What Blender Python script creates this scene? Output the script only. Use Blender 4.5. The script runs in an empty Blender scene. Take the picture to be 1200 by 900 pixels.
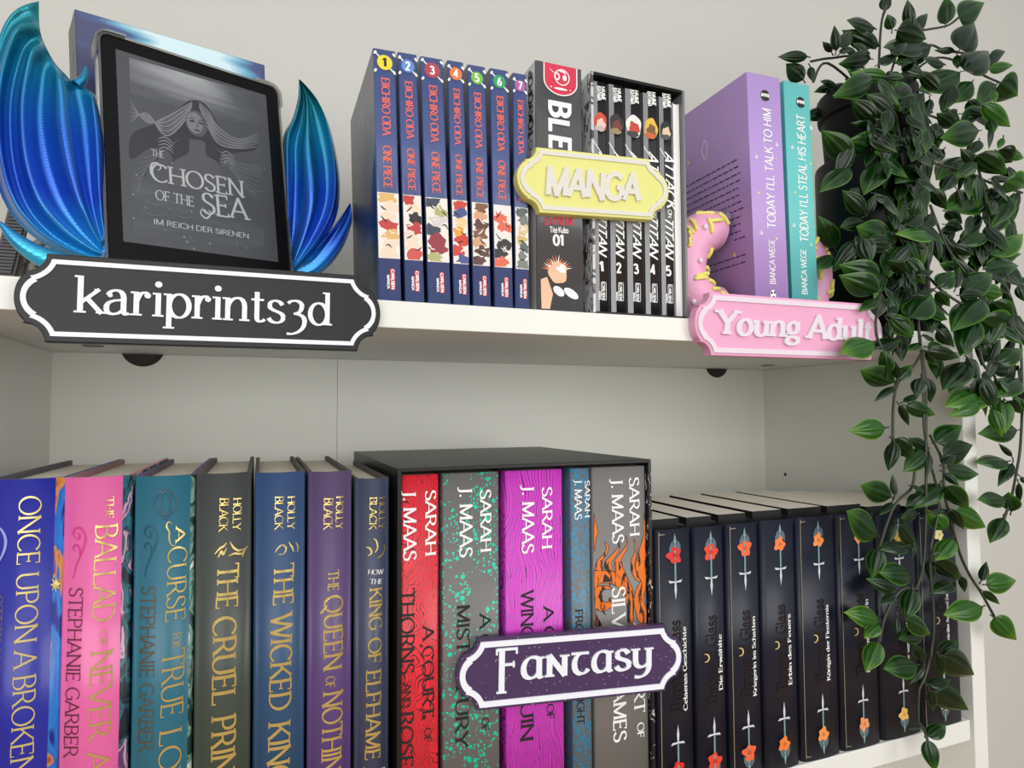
import bpy, math, random
from mathutils import Vector, Matrix

# ------------------------------------------------------------------ camera, world, lights, exposure
# all lengths below are in centimetres and are scaled to metres when the meshes are built
CM = 0.01
SC = bpy.context.scene
COL = SC.collection
F_PX = 751.0                       # focal length for the 1200 x 900 frame
C_RIGHT = Vector((0.93086483, -0.36532644, -0.00522111))
C_UP = Vector((-0.0120974, -0.04510064, 0.9989092))
C_FWD = Vector((0.36516342, 0.92978628, 0.0464021))
C_POS = Vector((16.8371, -40.5966, -5.58381))

cam_d = bpy.data.cameras.new('camera')
cam_d.sensor_width = 36.0
cam_d.lens = F_PX / 1200.0 * 36.0
cam_d.clip_start = 0.01
cam = bpy.data.objects.new('camera', cam_d)
COL.objects.link(cam)
M = Matrix.Identity(4)
for i in range(3):
    M[i][0] = C_RIGHT[i]; M[i][1] = C_UP[i]; M[i][2] = -C_FWD[i]; M[i][3] = C_POS[i] * CM
cam.matrix_world = M
SC.camera = cam

SC.view_settings.view_transform = 'Standard'
SC.view_settings.look = 'None'
SC.view_settings.gamma = 1.0
SC.view_settings.use_curve_mapping = False
SC.view_settings.exposure = -0.07

world = bpy.data.worlds.new('room_light')
SC.world = world
world.use_nodes = True
wn = world.node_tree
bg = wn.nodes['Background']
tc = wn.nodes.new('ShaderNodeTexCoord')
sx = wn.nodes.new('ShaderNodeSeparateXYZ')
wr = wn.nodes.new('ShaderNodeValToRGB')
wm = wn.nodes.new('ShaderNodeMath'); wm.operation = 'MULTIPLY_ADD'
wm.inputs[1].default_value = 0.5; wm.inputs[2].default_value = 0.5
wn.links.new(tc.outputs['Generated'], sx.inputs[0])
wn.links.new(sx.outputs['Z'], wm.inputs[0])
wn.links.new(wm.outputs[0], wr.inputs[0])
wr.color_ramp.elements[0].position = 0.25; wr.color_ramp.elements[0].color = (0.30, 0.295, 0.28, 1)
wr.color_ramp.elements[1].position = 0.80; wr.color_ramp.elements[1].color = (0.92, 0.93, 0.95, 1)
wn.links.new(wr.outputs[0], bg.inputs[0])
bg.inputs[1].default_value = 0.64


def area(name, loc, target, sx_, sy_, power, color):
    d = bpy.data.lights.new(name, 'AREA')
    d.shape = 'RECTANGLE'; d.size = sx_ * CM; d.size_y = sy_ * CM
    d.energy = power; d.color = color
    o = bpy.data.objects.new(name, d)
    COL.objects.link(o)
    o.location = Vector(loc) * CM
    o.rotation_euler = (Vector(target) - Vector(loc)).to_track_quat('-Z', 'Y').to_euler()
    return o


area('ceiling_light', (25, -125, 100), (38, 8, -10), 170, 90, 6.0, (1.0, 1.0, 0.99))
area('window_light', (-45, -185, 12), (32, 10, -20), 170, 110, 19.5, (1.0, 1.0, 0.99))
area('side_window_light', (125, -145, 8), (20, 18, -16), 90, 90, 10.0, (1.0, 1.0, 0.98))


# ------------------------------------------------------------------ image measurements to room points
def ray(px, py):
    return C_RIGHT * ((px - 600) / F_PX) - C_UP * ((py - 450) / F_PX) + C_FWD


class Fr:
    """A flat frame: point p, unit axes ex (right), ez (up); ey points away from the viewer."""
    def __init__(self, p, ex=(1, 0, 0), ez=(0, 0, 1)):
        self.p = Vector(p); self.ex = Vector(ex).normalized(); self.ez = Vector(ez).normalized()
        self.ey = self.ez.cross(self.ex)

    def pt(self, u, w, v):
        return self.p + self.ex * u + self.ey * w + self.ez * v

    def hit(self, px, py, w=0.0):
        d = ray(px, py)
        s = (self.p + self.ey * w - C_POS).dot(self.ey) / d.dot(self.ey)
        q = C_POS + d * s - self.p
        return q.dot(self.ex), q.dot(self.ez)


def at(px, py, y):
    d = ray(px, py)
    return C_POS + d * ((y - C_POS.y) / d.y)


# ------------------------------------------------------------------ materials
def lin(c):
    def f(x):
        x /= 255.0
        return x / 12.92 if x <= 0.04045 else ((x + 0.055) / 1.055) ** 2.4
    return (f(c[0]), f(c[1]), f(c[2]), 1.0)


def mat(name, rgb, rough=0.5, metal=0.0, spec=0.5, coat=0.0, trans=0.0, bump=0.0, bscale=200.0, alpha=None):
    m = bpy.data.materials.new(name)
    m.use_nodes = True
    nt = m.node_tree
    b = nt.nodes['Principled BSDF']
    b.inputs['Base Color'].default_value = lin(rgb)
    b.inputs['Roughness'].default_value = rough
    b.inputs['Metallic'].default_value = metal
    b.inputs['Specular IOR Level'].default_value = spec
    b.inputs['Coat Weight'].default_value = coat
    b.inputs['Transmission Weight'].default_value = trans
    if bump > 0:
        n = nt.nodes.new('ShaderNodeTexNoise'); n.inputs['Scale'].default_value = bscale
        n.inputs['Detail'].default_value = 4
        t = nt.nodes.new('ShaderNodeTexCoord')
        bp = nt.nodes.new('ShaderNodeBump'); bp.inputs['Strength'].default_value = bump
        bp.inputs['Distance'].default_value = 0.001
        nt.links.new(t.outputs['Object'], n.inputs['Vector'])
        nt.links.new(n.outputs['Fac'], bp.inputs['Height'])
        nt.links.new(bp.outputs[0], b.inputs['Normal'])
    return m


def pattern(name, stops, kind='noise', scale=(100, 100, 100), detail=4.0, distort=0.0, rough=0.4, spec=0.5,
            warp=0.0, warp_scale=60.0, metal=0.0, interp='LINEAR', offset=(0, 0, 0)):
    """stops: [(pos, rgb)...]; noise / wave / voronoi pattern in object space."""
    m = bpy.data.materials.new(name)
    m.use_nodes = True
    nt = m.node_tree; L = nt.links.new
    b = nt.nodes['Principled BSDF']
    b.inputs['Roughness'].default_value = rough
    b.inputs['Specular IOR Level'].default_value = spec
    b.inputs['Metallic'].default_value = metal
    t = nt.nodes.new('ShaderNodeTexCoord')
    mp = nt.nodes.new('ShaderNodeMapping')
    mp.inputs['Scale'].default_value = scale
    mp.inputs['Location'].default_value = offset
    vec = t.outputs['Object']
    if warp > 0:
        n0 = nt.nodes.new('ShaderNodeTexNoise'); n0.inputs['Scale'].default_value = warp_scale
        n0.inputs['Detail'].default_value = 1
        L(vec, n0.inputs['Vector'])
        vm = nt.nodes.new('ShaderNodeVectorMath'); vm.operation = 'MULTIPLY_ADD'
        vm.inputs[1].default_value = (warp, warp, warp)
        L(n0.outputs['Color'], vm.inputs[0]); L(vec, vm.inputs[2])
        vec = vm.outputs[0]
    L(vec, mp.inputs['Vector'])
    if kind == 'noise':
        n = nt.nodes.new('ShaderNodeTexNoise'); n.inputs['Scale'].default_value = 1.0
        n.inputs['Detail'].default_value = detail; n.inputs['Distortion'].default_value = distort
        out = n.outputs['Fac']
    elif kind == 'wave':
        n = nt.nodes.new('ShaderNodeTexWave'); n.inputs['Scale'].default_value = 1.0
        n.inputs['Distortion'].default_value = distort; n.inputs['Detail'].default_value = detail
        out = n.outputs['Fac']
    elif kind == 'voronoi':
        n = nt.nodes.new('ShaderNodeTexVoronoi'); n.inputs['Scale'].default_value = 1.0
        out = n.outputs['Distance']
    elif kind == 'gradient':
        n = nt.nodes.new('ShaderNodeSeparateXYZ')
        out = n.outputs['Z']
    L(mp.outputs[0], n.inputs[0])
    r = nt.nodes.new('ShaderNodeValToRGB')
    r.color_ramp.interpolation = interp
    el = r.color_ramp.elements
    el[0].position, el[0].color = stops[0][0], lin(stops[0][1])
    el[1].position, el[1].color = stops[1][0], lin(stops[1][1])
    for p, c in stops[2:]:
        e = el.new(p); e.color = lin(c)
    L(out, r.inputs[0]); L(r.outputs[0], b.inputs['Base Color'])
    return m


WHITE = mat('white_laminate', (232, 232, 225), 0.38, bump=0.03, bscale=500)
BACKM = mat('white_back_panel', (240, 240, 231), 0.5, bump=0.03, bscale=400)
WALLM = mat('white_wall_paint', (206, 204, 197), 0.8, bump=0.35, bscale=180)
FLOORM = pattern('floor_wood', [(0.3, (150, 118, 86)), (0.7, (176, 142, 106))], scale=(40, 4, 4), rough=0.5)
DARKHOLE = mat('dark_hole', (52, 48, 43), 0.6)
BLACK = mat('black_board', (14, 14, 15), 0.4, spec=.3)
BLACKP = mat('black_plastic', (22, 22, 24), 0.28)
PAPER = pattern('page_edges', [(0.35, (222, 216, 200)), (0.65, (240, 235, 220))], scale=(4000, 30, 30), detail=1, rough=0.9)
PAPERW = pattern('white_page_edges', [(0.35, (228, 226, 224)), (0.65, (244, 243, 242))], scale=(4000, 30, 30), detail=1, rough=0.9)
GOLD = mat('gold_foil', (236, 208, 128), 0.25, metal=0.75)
PALEGOLD = mat('pale_gold_foil', (230, 210, 140), 0.3, metal=0.55)
INKW = mat('white_ink', (244, 243, 240), 0.5)
INKB = mat('black_ink', (22, 20, 22), 0.5)


# ------------------------------------------------------------------ mesh builder
class MB:
    def __init__(self):
        self.v = []; self.f = []; self.m = []; self.uv = None

    def add(self, verts, faces, mi=0):
        o = len(self.v)
        self.v.extend([Vector(x) for x in verts])
        for f in faces:
            self.f.append([i + o for i in f]); self.m.append(mi)

    def poly(self, pts, mi=0):
        self.add(pts, [list(range(len(pts)))], mi)

    def box(self, a, b, mi=0, fr=None):
        fr = fr or Fr((0, 0, 0))
        (x0, y0, z0), (x1, y1, z1) = a, b
        P = [fr.pt(x, y, z) for z in (z0, z1) for x, y in ((x0, y0), (x1, y0), (x1, y1), (x0, y1))]
        self.add(P, [(3, 2, 1, 0), (4, 5, 6, 7), (0, 1, 5, 4), (1, 2, 6, 5), (2, 3, 7, 6), (3, 0, 4, 7)], mi)

    def prism(self, fr, outline, w0, w1, mi=0, mside=None, inset=0.0, back=True):
        """outline in (u, v); front at depth w0 (towards viewer), back at w1; optional bevel inset at front"""
        n = len(outline)
        mside = mi if mside is None else mside
        loops = []
        if inset > 0:
            loops.append([fr.pt(u, w0, v) for u, v in offset(outline, -inset)])
            loops.append([fr.pt(u, w0 + inset, v) for u, v in outline])
        else:
            loops.append([fr.pt(u, w0, v) for u, v in outline])
        loops.append([fr.pt(u, w1, v) for u, v in outline])
        self.add(loops[0], [list(range(n))], mi)
        for a, b in zip(loops[:-1], loops[1:]):
            self.add(a + b, [(i, i + n, (i + 1) % n + n, (i + 1) % n) for i in range(n)], mside)
        if back:
            self.add(loops[-1], [list(range(n))[::-1]], mside)

    def ring(self, fr, outer, inner, w0, w1, mi=0, mside=None):
        n = len(outer); mside = mi if mside is None else mside
        A = [fr.pt(u, w0, v) for u, v in outer]; B = [fr.pt(u, w0, v) for u, v in inner]
        A1 = [fr.pt(u, w1, v) for u, v in outer]; B1 = [fr.pt(u, w1, v) for u, v in inner]
        q = [(i, (i + 1) % n, (i + 1) % n + n, i + n) for i in range(n)]
        self.add(A + B, q, mi); self.add(A + A1, q, mside); self.add(B1 + B, q, mside); self.add(A1 + B1, q, mside)

    def tube(self, pts, r, seg=6, mi=0, cap=True):
        pts = [Vector(p) for p in pts]; n = len(pts)
        rs = r if isinstance(r, (list, tuple)) else [r] * n
        rings = []
        up = Vector((0.3, 0.2, 1)).normalized()
        for i in range(n):
            t = (pts[min(i + 1, n - 1)] - pts[max(i - 1, 0)]).normalized()
            a = t.cross(up)
            if a.length < 1e-3: a = t.cross(Vector((1, 0, 0)))
            a.normalize(); b = t.cross(a)
            rings.append([pts[i] + (a * math.cos(2 * math.pi * k / seg) + b * math.sin(2 * math.pi * k / seg)) * rs[i] for k in range(seg)])
        V = [p for R in rings for p in R]
        Fc = []
        for i in range(n - 1):
            for k in range(seg):
                Fc.append((i * seg + k, i * seg + (k + 1) % seg, (i + 1) * seg + (k + 1) % seg, (i + 1) * seg + k))
        if cap:
            Fc.append(tuple(range(seg))[::-1]); Fc.append(tuple((n - 1) * seg + k for k in range(seg)))
        self.add(V, Fc, mi)

    def lathe(self, c, prof, seg=48, mi=0):
        """prof: [(radius, z)...] around a vertical axis through c"""
        V = []; n = len(prof)
        for r, z in prof:
            for k in range(seg):
                a = 2 * math.pi * k / seg
                V.append((c[0] + r * math.cos(a), c[1] + r * math.sin(a), c[2] + z))
        Fc = [(i * seg + k, i * seg + (k + 1) % seg, (i + 1) * seg + (k + 1) % seg, (i + 1) * seg + k) for i in range(n - 1) for k in range(seg)]
        self.add(V, Fc, mi)

    def sphere(self, c, r, seg=14, rings=8, mi=0, fr=None):
        fr = fr or Fr((0, 0, 0)); c = Vector(c)
        r = r if isinstance(r, (tuple, list)) else (r, r, r)
        V = []
        for i in range(rings + 1):
            th = math.pi * i / rings
            for k in range(seg):
                a = 2 * math.pi * k / seg
                V.append(c + fr.ex * (r[0] * math.sin(th) * math.cos(a)) + fr.ey * (r[1] * math.sin(th) * math.sin(a)) + fr.ez * (r[2] * math.cos(th)))
        Fc = [(i * seg + k, i * seg + (k + 1) % seg, (i + 1) * seg + (k + 1) % seg, (i + 1) * seg + k) for i in range(rings) for k in range(seg)]
        self.add(V, Fc, mi)

    def build(self, name, mats, parent=None, smooth=False, bevel=0.0, kind=None, label=None, subsurf=0, angle=40):
        mats = mats if isinstance(mats, (list, tuple)) else [mats]
        base = Vector((0, 0, 0))
        if parent is not None:
            q = parent
            while q is not None:
                base = base + q.location; q = q.parent
        me = bpy.data.meshes.new(name)
        me.from_pydata([(p * CM - base) for p in self.v], [], self.f)
        for mm in mats: me.materials.append(mm)
        me.polygons.foreach_set('material_index', self.m)
        if self.uv is not None:
            ul = me.uv_layers.new(name='uv')
            ul.data.foreach_set('uv', [c for lp in me.loops for c in self.uv[lp.vertex_index]])
        o = bpy.data.objects.new(name, me)
        COL.objects.link(o)
        if parent is not None: o.parent = parent
        if smooth:
            me.polygons.foreach_set('use_smooth', [True] * len(self.f))
            if angle: me.set_sharp_from_angle(angle=math.radians(angle))
        if bevel > 0:
            bm_ = o.modifiers.new('bevel', 'BEVEL'); bm_.width = bevel * CM; bm_.segments = 2
            bm_.limit_method = 'ANGLE'; bm_.angle_limit = math.radians(50)
        if subsurf:
            s = o.modifiers.new('sub', 'SUBSURF'); s.levels = subsurf; s.render_levels = subsurf
        me.update()
        if kind: o['kind'] = kind
        if label: o['label'] = label
        return o


def thing(name, label, cat, loc, group=None):
    o = bpy.data.objects.new(name, None)
    o.empty_display_size = 0.02
    COL.objects.link(o)
    o.location = Vector(loc) * CM
    o['label'] = label; o['category'] = cat
    if group: o['group'] = group
    return o


def offset(poly, d):
    """offset a closed outline along its vertex normals (d > 0 grows a counter-clockwise outline)"""
    n = len(poly); out = []
    area_ = sum(poly[i][0] * poly[(i + 1) % n][1] - poly[(i + 1) % n][0] * poly[i][1] for i in range(n))
    sg = 1 if area_ > 0 else -1
    for i in range(n):
        p0, p1, p2 = poly[i - 1], poly[i], poly[(i + 1) % n]
        def nrm(a, b):
            dx, dy = b[0] - a[0], b[1] - a[1]; l = math.hypot(dx, dy) or 1e-9
            return dy / l * sg, -dx / l * sg
        n1 = nrm(p0, p1); n2 = nrm(p1, p2)
        nx, ny = n1[0] + n2[0], n1[1] + n2[1]; l = math.hypot(nx, ny) or 1e-9
        nx /= l; ny /= l
        k = d / max(0.45, nx * n1[0] + ny * n1[1])
        out.append((p1[0] + nx * k, p1[1] + ny * k))
    return out


# ------------------------------------------------------------------ lettering: a drawn stroke alphabet
G = {}
def g(ch, adv, s): G[ch] = (adv, s)
g(' ', .34, '')
g('A', .78, 'l 0 0 .39 1;l .39 1 .78 0;l .14 .34 .64 .34')
g('B', .64, 'l .08 0 .08 1;l .08 1 .3 1;a .3 .765 .25 .235 90 -90;l .08 .53 .32 .53;a .3 .265 .3 .265 90 -90;l .08 0 .3 0')
g('C', .8, 'a .45 .5 .42 .5 42 318')
g('D', .8, 'l .08 0 .08 1;l .08 1 .28 1;a .28 .5 .46 .5 90 -90;l .28 0 .08 0')
g('E', .6, 'l .08 0 .08 1;l .08 1 .54 1;l .08 .52 .46 .52;l .08 0 .56 0')
g('F', .56, 'l .08 0 .08 1;l .08 1 .54 1;l .08 .52 .46 .52')
g('G', .84, 'a .45 .5 .42 .5 42 325;l .78 .14 .78 .46;l .54 .46 .8 .46')
g('H', .8, 'l .08 0 .08 1;l .72 0 .72 1;l .08 .52 .72 .52')
g('I', .22, 'l .11 0 .11 1')
g('J', .38, 'l .26 1 .26 .1;b .26 .1 .26 -.12 .12 -.16 .0 -.14')
g('K', .74, 'l .08 0 .08 1;l .66 1 .1 .44;l .26 .58 .74 0')
g('L', .58, 'l .08 0 .08 1;l .08 0 .56 0')
g('M', .96, 'l .1 0 .1 1;l .1 1 .48 .06;l .48 .06 .86 1;l .86 1 .86 0')
g('N', .84, 'l .08 0 .08 1;l .08 1 .75 0;l .75 0 .75 1')
g('O', .9, 'a .45 .5 .42 .5 0 360')
g('P', .62, 'l .08 0 .08 1;l .08 1 .3 1;a .3 .74 .26 .26 90 -90;l .08 .48 .3 .48')
g('Q', .92, 'a .45 .5 .42 .5 0 360;l .48 .12 .92 -.2')
g('R', .7, 'l .08 0 .08 1;l .08 1 .3 1;a .3 .74 .26 .26 90 -90;l .08 .48 .34 .48;l .34 .48 .7 0')
g('S', .58, 'b .5 .82 .4 1.06 .06 1.06 .06 .77;b .06 .77 .06 .5 .53 .54 .53 .26;b .53 .26 .53 -.06 .12 -.06 .04 .19')
g('T', .7, 'l .35 0 .35 1;l 0 1 .7 1')
g('U', .8, 'l .08 1 .08 .33;a .4 .33 .32 .33 180 360;l .72 .33 .72 1')
g('V', .76, 'l 0 1 .38 0;l .38 0 .76 1')
g('W', 1.12, 'l 0 1 .28 0;l .28 0 .56 1;l .56 1 .84 0;l .84 0 1.12 1')
g('X', .74, 'l 0 1 .74 0;l .74 1 0 0')
g('Y', .72, 'l 0 1 .36 .48;l .72 1 .36 .48;l .36 .5 .36 0')
g('Z', .64, 'l .06 1 .6 1;l .6 1 .04 0;l .04 0 .62 0')
g('0', .6, 'a .3 .5 .25 .5 0 360')
g('1', .42, 'l .04 .8 .25 1;l .25 1 .25 0')
g('2', .6, 'b .06 .76 .06 1.08 .55 1.1 .5 .68;l .5 .68 .05 0;l .05 0 .55 0')
g('3', .6, 'b .06 .85 .14 1.06 .5 1.04 .5 .76;b .5 .76 .5 .56 .3 .54 .2 .54;b .2 .54 .35 .54 .54 .5 .54 .27;b .54 .27 .54 -.06 .12 -.06 .04 .16')
g('4', .6, 'l .42 0 .42 1;l .42 1 .03 .3;l .03 .3 .58 .3')
g('5', .6, 'l .5 1 .12 1;l .12 1 .08 .55;b .08 .55 .25 .68 .54 .62 .54 .3;b .54 .3 .54 -.06 .12 -.06 .04 .14')
g('6', .6, 'b .46 .98 .2 .9 .07 .6 .07 .3;a .3 .28 .23 .28 0 360')
g('7', .58, 'l .04 1 .54 1;l .54 1 .2 0')
g('.', .24, 'd .1 .05 .08')
g("'", .2, 'l .1 1 .08 .76')
g('a', .58, 'b .08 .52 .1 .7 .43 .74 .43 .46;l .43 .48 .43 .1;b .43 .1 .45 .0 .5 .0 .56 .05;b .43 .4 .2 .4 .04 .34 .04 .17;b .04 .17 .04 -.06 .32 -.03 .43 .15;d .12 .52 .06')
g('b', .6, 'l .08 0 .08 1;a .31 .33 .23 .33 0 360')
g('c', .52, 'a .3 .33 .25 .33 50 310')
g('d', .64, 'a .29 .33 .24 .33 0 360;l .53 1 .53 0')
g('e', .56, 'l .06 .37 .51 .37;a .29 .33 .23 .33 8 318')
g('f', .36, 'l .14 0 .14 .78;a .28 .78 .14 .2 180 50;l 0 .63 .32 .63')
g('g', .58, 'a .27 .42 .2 .24 0 360;b .15 .2 -.05 .05 .1 .02 .3 .02;b .3 .02 .62 0 .56 -.3 .26 -.3;b .26 -.3 -.04 -.3 0 -.05 .18 .02;l .42 .6 .56 .64')
g('h', .62, 'l .08 0 .08 1;b .08 .42 .16 .74 .51 .76 .51 .42;l .51 .42 .51 0')
g('i', .26, 'l .13 0 .13 .66;d .13 .9 .09')
g('k', .6, 'l .1 0 .1 1;l .52 .66 .12 .28;l .25 .4 .58 0')
g('l', .26, 'l .13 0 .13 1')
g('m', .92, 'l .08 0 .08 .66;b .08 .42 .14 .74 .45 .76 .45 .42;l .45 .42 .45 0;b .45 .42 .5 .74 .81 .76 .81 .42;l .81 .42 .81 0')
g('n', .62, 'l .08 0 .08 .66;b .08 .4 .16 .74 .51 .76 .51 .42;l .51 .42 .51 0')
g('o', .6, 'a .3 .33 .25 .33 0 360')
g('p', .63, 'l .09 -.32 .09 .66;a .33 .33 .24 .33 0 360')
g('r', .44, 'l .1 0 .1 .66;b .1 .38 .16 .6 .24 .7 .37 .62;d .36 .57 .08')
g('s', .47, 'b .4 .53 .34 .7 .06 .7 .06 .5;b .06 .5 .06 .32 .43 .36 .43 .17;b .43 .17 .43 -.05 .1 -.05 .04 .13')
g('t', .4, 'l .17 .88 .17 .14;b .17 .14 .17 -.02 .3 -.02 .38 .08;l .02 .65 .35 .65')
g('u', .63, 'l .1 .66 .1 .24;b .1 .24 .1 -.06 .46 -.06 .51 .22;l .51 .66 .51 0')
g('v', .56, 'l .02 .66 .28 0;l .28 0 .54 .66')
g('w', .8, 'l .02 .66 .22 0;l .22 0 .4 .66;l .4 .66 .58 0;l .58 0 .78 .66')
g('x', .56, 'l .02 .66 .54 0;l .54 .66 .02 0')
g('y', .56, 'l .02 .66 .28 0;l .54 .66 .2 -.3')
g('z', .5, 'l .04 .66 .46 .66;l .46 .66 .03 0;l .03 0 .48 0')
G['ä'] = (.58, G['a'][1] + ';d .14 .88 .07;d .38 .88 .07')
G['ö'] = (.6, G['o'][1] + ';d .18 .88 .07;d .42 .88 .07')
G['ü'] = (.63, G['u'][1] + ';d .18 .88 .07;d .42 .88 .07')
# an old-style three and an uncial set used on the signs
g('{', .56, 'b .05 .6 .12 .74 .44 .72 .42 .52;b .42 .52 .4 .34 .3 .32 .2 .3;b .2 .3 .42 .3 .52 .2 .5 .04;b .5 .04 .48 -.24 .16 -.36 .02 -.3')
g('[', .62, 'l .14 -.38 .14 .98;l .02 .98 .58 .98;l .14 .5 .5 .5')
g('(', .62, 'b .5 .6 .2 .8 .05 .5 .05 .3;b .05 .3 .05 -.06 .4 -.08 .5 .2;l .5 .66 .5 .08;b .5 .08 .52 .0 .56 .0 .62 .04')
g(')', .66, 'l .1 0 .1 .66;l .1 .66 .54 .02;l .54 .02 .54 .66')
g('<', .54, 'l 0 .66 .52 .66;b .3 .66 .02 .6 .02 .02 .28 .0;b .28 0 .4 0 .46 .06 .5 .14')
g('>', .62, 'l .08 .66 .08 .26;b .08 .26 .08 -.02 .4 -.02 .5 .2;l .5 .66 .5 .05;b .5 .05 .48 -.2 .3 -.34 .06 -.26')

ROMAN = dict(thick=.135, thin=.05, nib=12, serif=.075)
LIGHTROMAN = dict(thick=.105, thin=.05, nib=12, serif=.06)
BOLDROMAN = dict(thick=.19, thin=.075, nib=12, serif=.085)
SANS = dict(thick=.12, thin=.12, nib=0, serif=0)
HEAVY = dict(thick=.24, thin=.21, nib=0, serif=0)
THINSANS = dict(thick=.09, thin=.09, nib=0, serif=0)


def strokes(ch):
    out = []
    for s in G[ch][1].split(';'):
        if not s: continue
        t = s.split(); c = t[0]; n = [float(x) for x in t[1:]]
        if c == 'l':
            out.append(('l', [(n[0], n[1]), (n[2], n[3])]))
        elif c == 'a':
            cx, cy, rx, ry, a0, a1 = n
            k = max(5, int(abs(a1 - a0) / 17))
            out.append(('c', [(cx + rx * math.cos(math.radians(a0 + (a1 - a0) * i / k)), cy + ry * math.sin(math.radians(a0 + (a1 - a0) * i / k))) for i in range(k + 1)]))
        elif c == 'b':
            P = [(n[i], n[i + 1]) for i in range(0, 8, 2)]
            k = 8; L = []
            for i in range(k + 1):
                s_ = i / k
                w = ((1 - s_) ** 3, 3 * s_ * (1 - s_) ** 2, 3 * s_ * s_ * (1 - s_), s_ ** 3)
                L.append((sum(a * p[0] for a, p in zip(w, P)), sum(a * p[1] for a, p in zip(w, P))))
            out.append(('c', L))
        elif c == 'd':
            out.append(('d', [(n[0], n[1])], n[2]))
    return out


def ribbon(pts, wf, lay=0):
    """quads of a stroke of varying width along pts"""
    n = len(pts); A = []; B = []
    closed = math.hypot(pts[0][0] - pts[-1][0], pts[0][1] - pts[-1][1]) < 1e-6
    for i in range(n):
        p0 = pts[i - 1] if i > 0 else (pts[-2] if closed else pts[0])
        p2 = pts[i + 1] if i < n - 1 else (pts[1] if closed else pts[-1])
        dx, dy = p2[0] - p0[0], p2[1] - p0[1]; l = math.hypot(dx, dy) or 1e-9
        dx /= l; dy /= l
        w = wf(math.degrees(math.atan2(dy, dx))) / 2
        A.append((pts[i][0] - dy * w, pts[i][1] + dx * w)); B.append((pts[i][0] + dy * w, pts[i][1] - dx * w))
    return [(lay, [A[i], B[i], B[i + 1], A[i + 1]]) for i in range(n - 1)]


def layout(text, st, space=0.0):
    """polygons of the text in cap-height units, and its length"""
    polys = []; x = 0.0
    th, tn, nib, sf = st['thick'], st['thin'], st['nib'], st['serif']
    sl = st.get('slant', 0.0)
    wf = lambda ang: tn + (th - tn) * abs(math.sin(math.radians(ang - nib))) ** 1.4
    for ch in text:
        adv = G[ch][0]; S = strokes(ch); P = []
        for k, s in enumerate(S):
            if s[0] == 'd':
                (cx, cy), r = s[1][0], s[2]
                r = r * (0.7 + 2.2 * th)
                P.append((k, [(cx + r * math.cos(i * math.pi / 5), cy + r * math.sin(i * math.pi / 5)) for i in range(10)]))
                continue
            pts = s[1]
            if s[0] == 'l':
                (x0, y0), (x1, y1) = pts
                l = math.hypot(x1 - x0, y1 - y0); ux, uy = (x1 - x0) / l, (y1 - y0) / l
                e = tn * 0.45
                def joined(q):
                    for j, o in enumerate(S):
                        if j != k and o[0] != 'd' and any(abs(q[0] - z[0]) < .05 and abs(q[1] - z[1]) < .05 for z in o[1]): return True
                    return False
                j0, j1 = joined(pts[0]), joined(pts[1])
                q0 = (x0 - ux * e, y0 - uy * e) if j0 else (x0, y0)
                q1 = (x1 + ux * e, y1 + uy * e) if j1 else (x1, y1)
                kk = max(1, int(l / .11))
                P += ribbon([(q0[0] + (q1[0] - q0[0]) * i_ / kk, q0[1] + (q1[1] - q0[1]) * i_ / kk) for i_ in range(kk + 1)], wf, k)
                if sf > 0:
                    w = wf(math.degrees(math.atan2(uy, ux)))
                    for q, jn in ((pts[0], j0), (pts[1], j1)):
                        if abs(uy) > abs(ux) * 0.9:
                            yy = q[1]
                            if not (abs(yy) < .01 or abs(yy - 1) < .01 or abs(yy - .66) < .01 or yy < -.25): continue
                            a = sf + w / 2; bq = sf + w / 2
                            low = ch.islower() and yy > .5
                            if jn and not low: bq = 0 if q[0] < adv * .5 else bq
                            if jn and q[0] >= adv * .5: a = 0
                            if low: bq = 0
                            if ch in 'AVWM' and jn: continue
                            t = tn * .9
                            y0_, y1_ = (yy, yy + t) if yy < .3 else (yy - t, yy)
                            P.append((8 + k, [(q[0] - a, y0_), (q[0] + bq, y0_), (q[0] + bq, y1_), (q[0] - a, y1_)]))
                        elif not jn and ch in 'EFLTZz[':
                            yy = q[1]; t = tn * .9; h = .16
                            lo, hi = (yy - h, yy + tn / 2) if yy > .7 else ((yy - tn / 2, yy + h) if yy < .3 else (yy - h * .6, yy + h * .6))
                            P.append((8 + k, [(q[0] - t, lo), (q[0], lo), (q[0], hi), (q[0] - t, hi)]))
            else:
                P += ribbon(pts, wf, k)
        for lay, p in P:
            polys.append((lay, [(x + a + sl * b, b) for a, b in p]))
        x += adv + space + (0.06 if ch != ' ' else 0)
    return polys, max(x - space - 0.06, 0.01)


def put_text(mb, fr, text, p0, p1, cap, st=ROMAN, mi=0, eps=0.02, bulge=None, space=0.0, depth=0.0, fit=True):
    """text along the baseline p0 -> p1 (frame coordinates) with cap height `cap`"""
    P, L = layout(text, st, space)
    dx, dy = p1[0] - p0[0], p1[1] - p0[1]; D = math.hypot(dx, dy); dx /= D; dy /= D
    k = D / L if fit else cap
    for lay, q in P:
        pts = []; up_ = .0012 * lay
        for a, b in q:
            u = p0[0] + dx * a * k - dy * b * cap
            v = p0[1] + dy * a * k + dx * b * cap
            pts.append((u, v))
        if depth > 0:
            mb.prism(fr, pts, -depth - up_ * 2, 0.0, mi, back=False)
        else:
            mb.poly([fr.pt(u, -(bulge(u) if bulge else 0) - eps - up_, v) for u, v in pts], mi)


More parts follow.
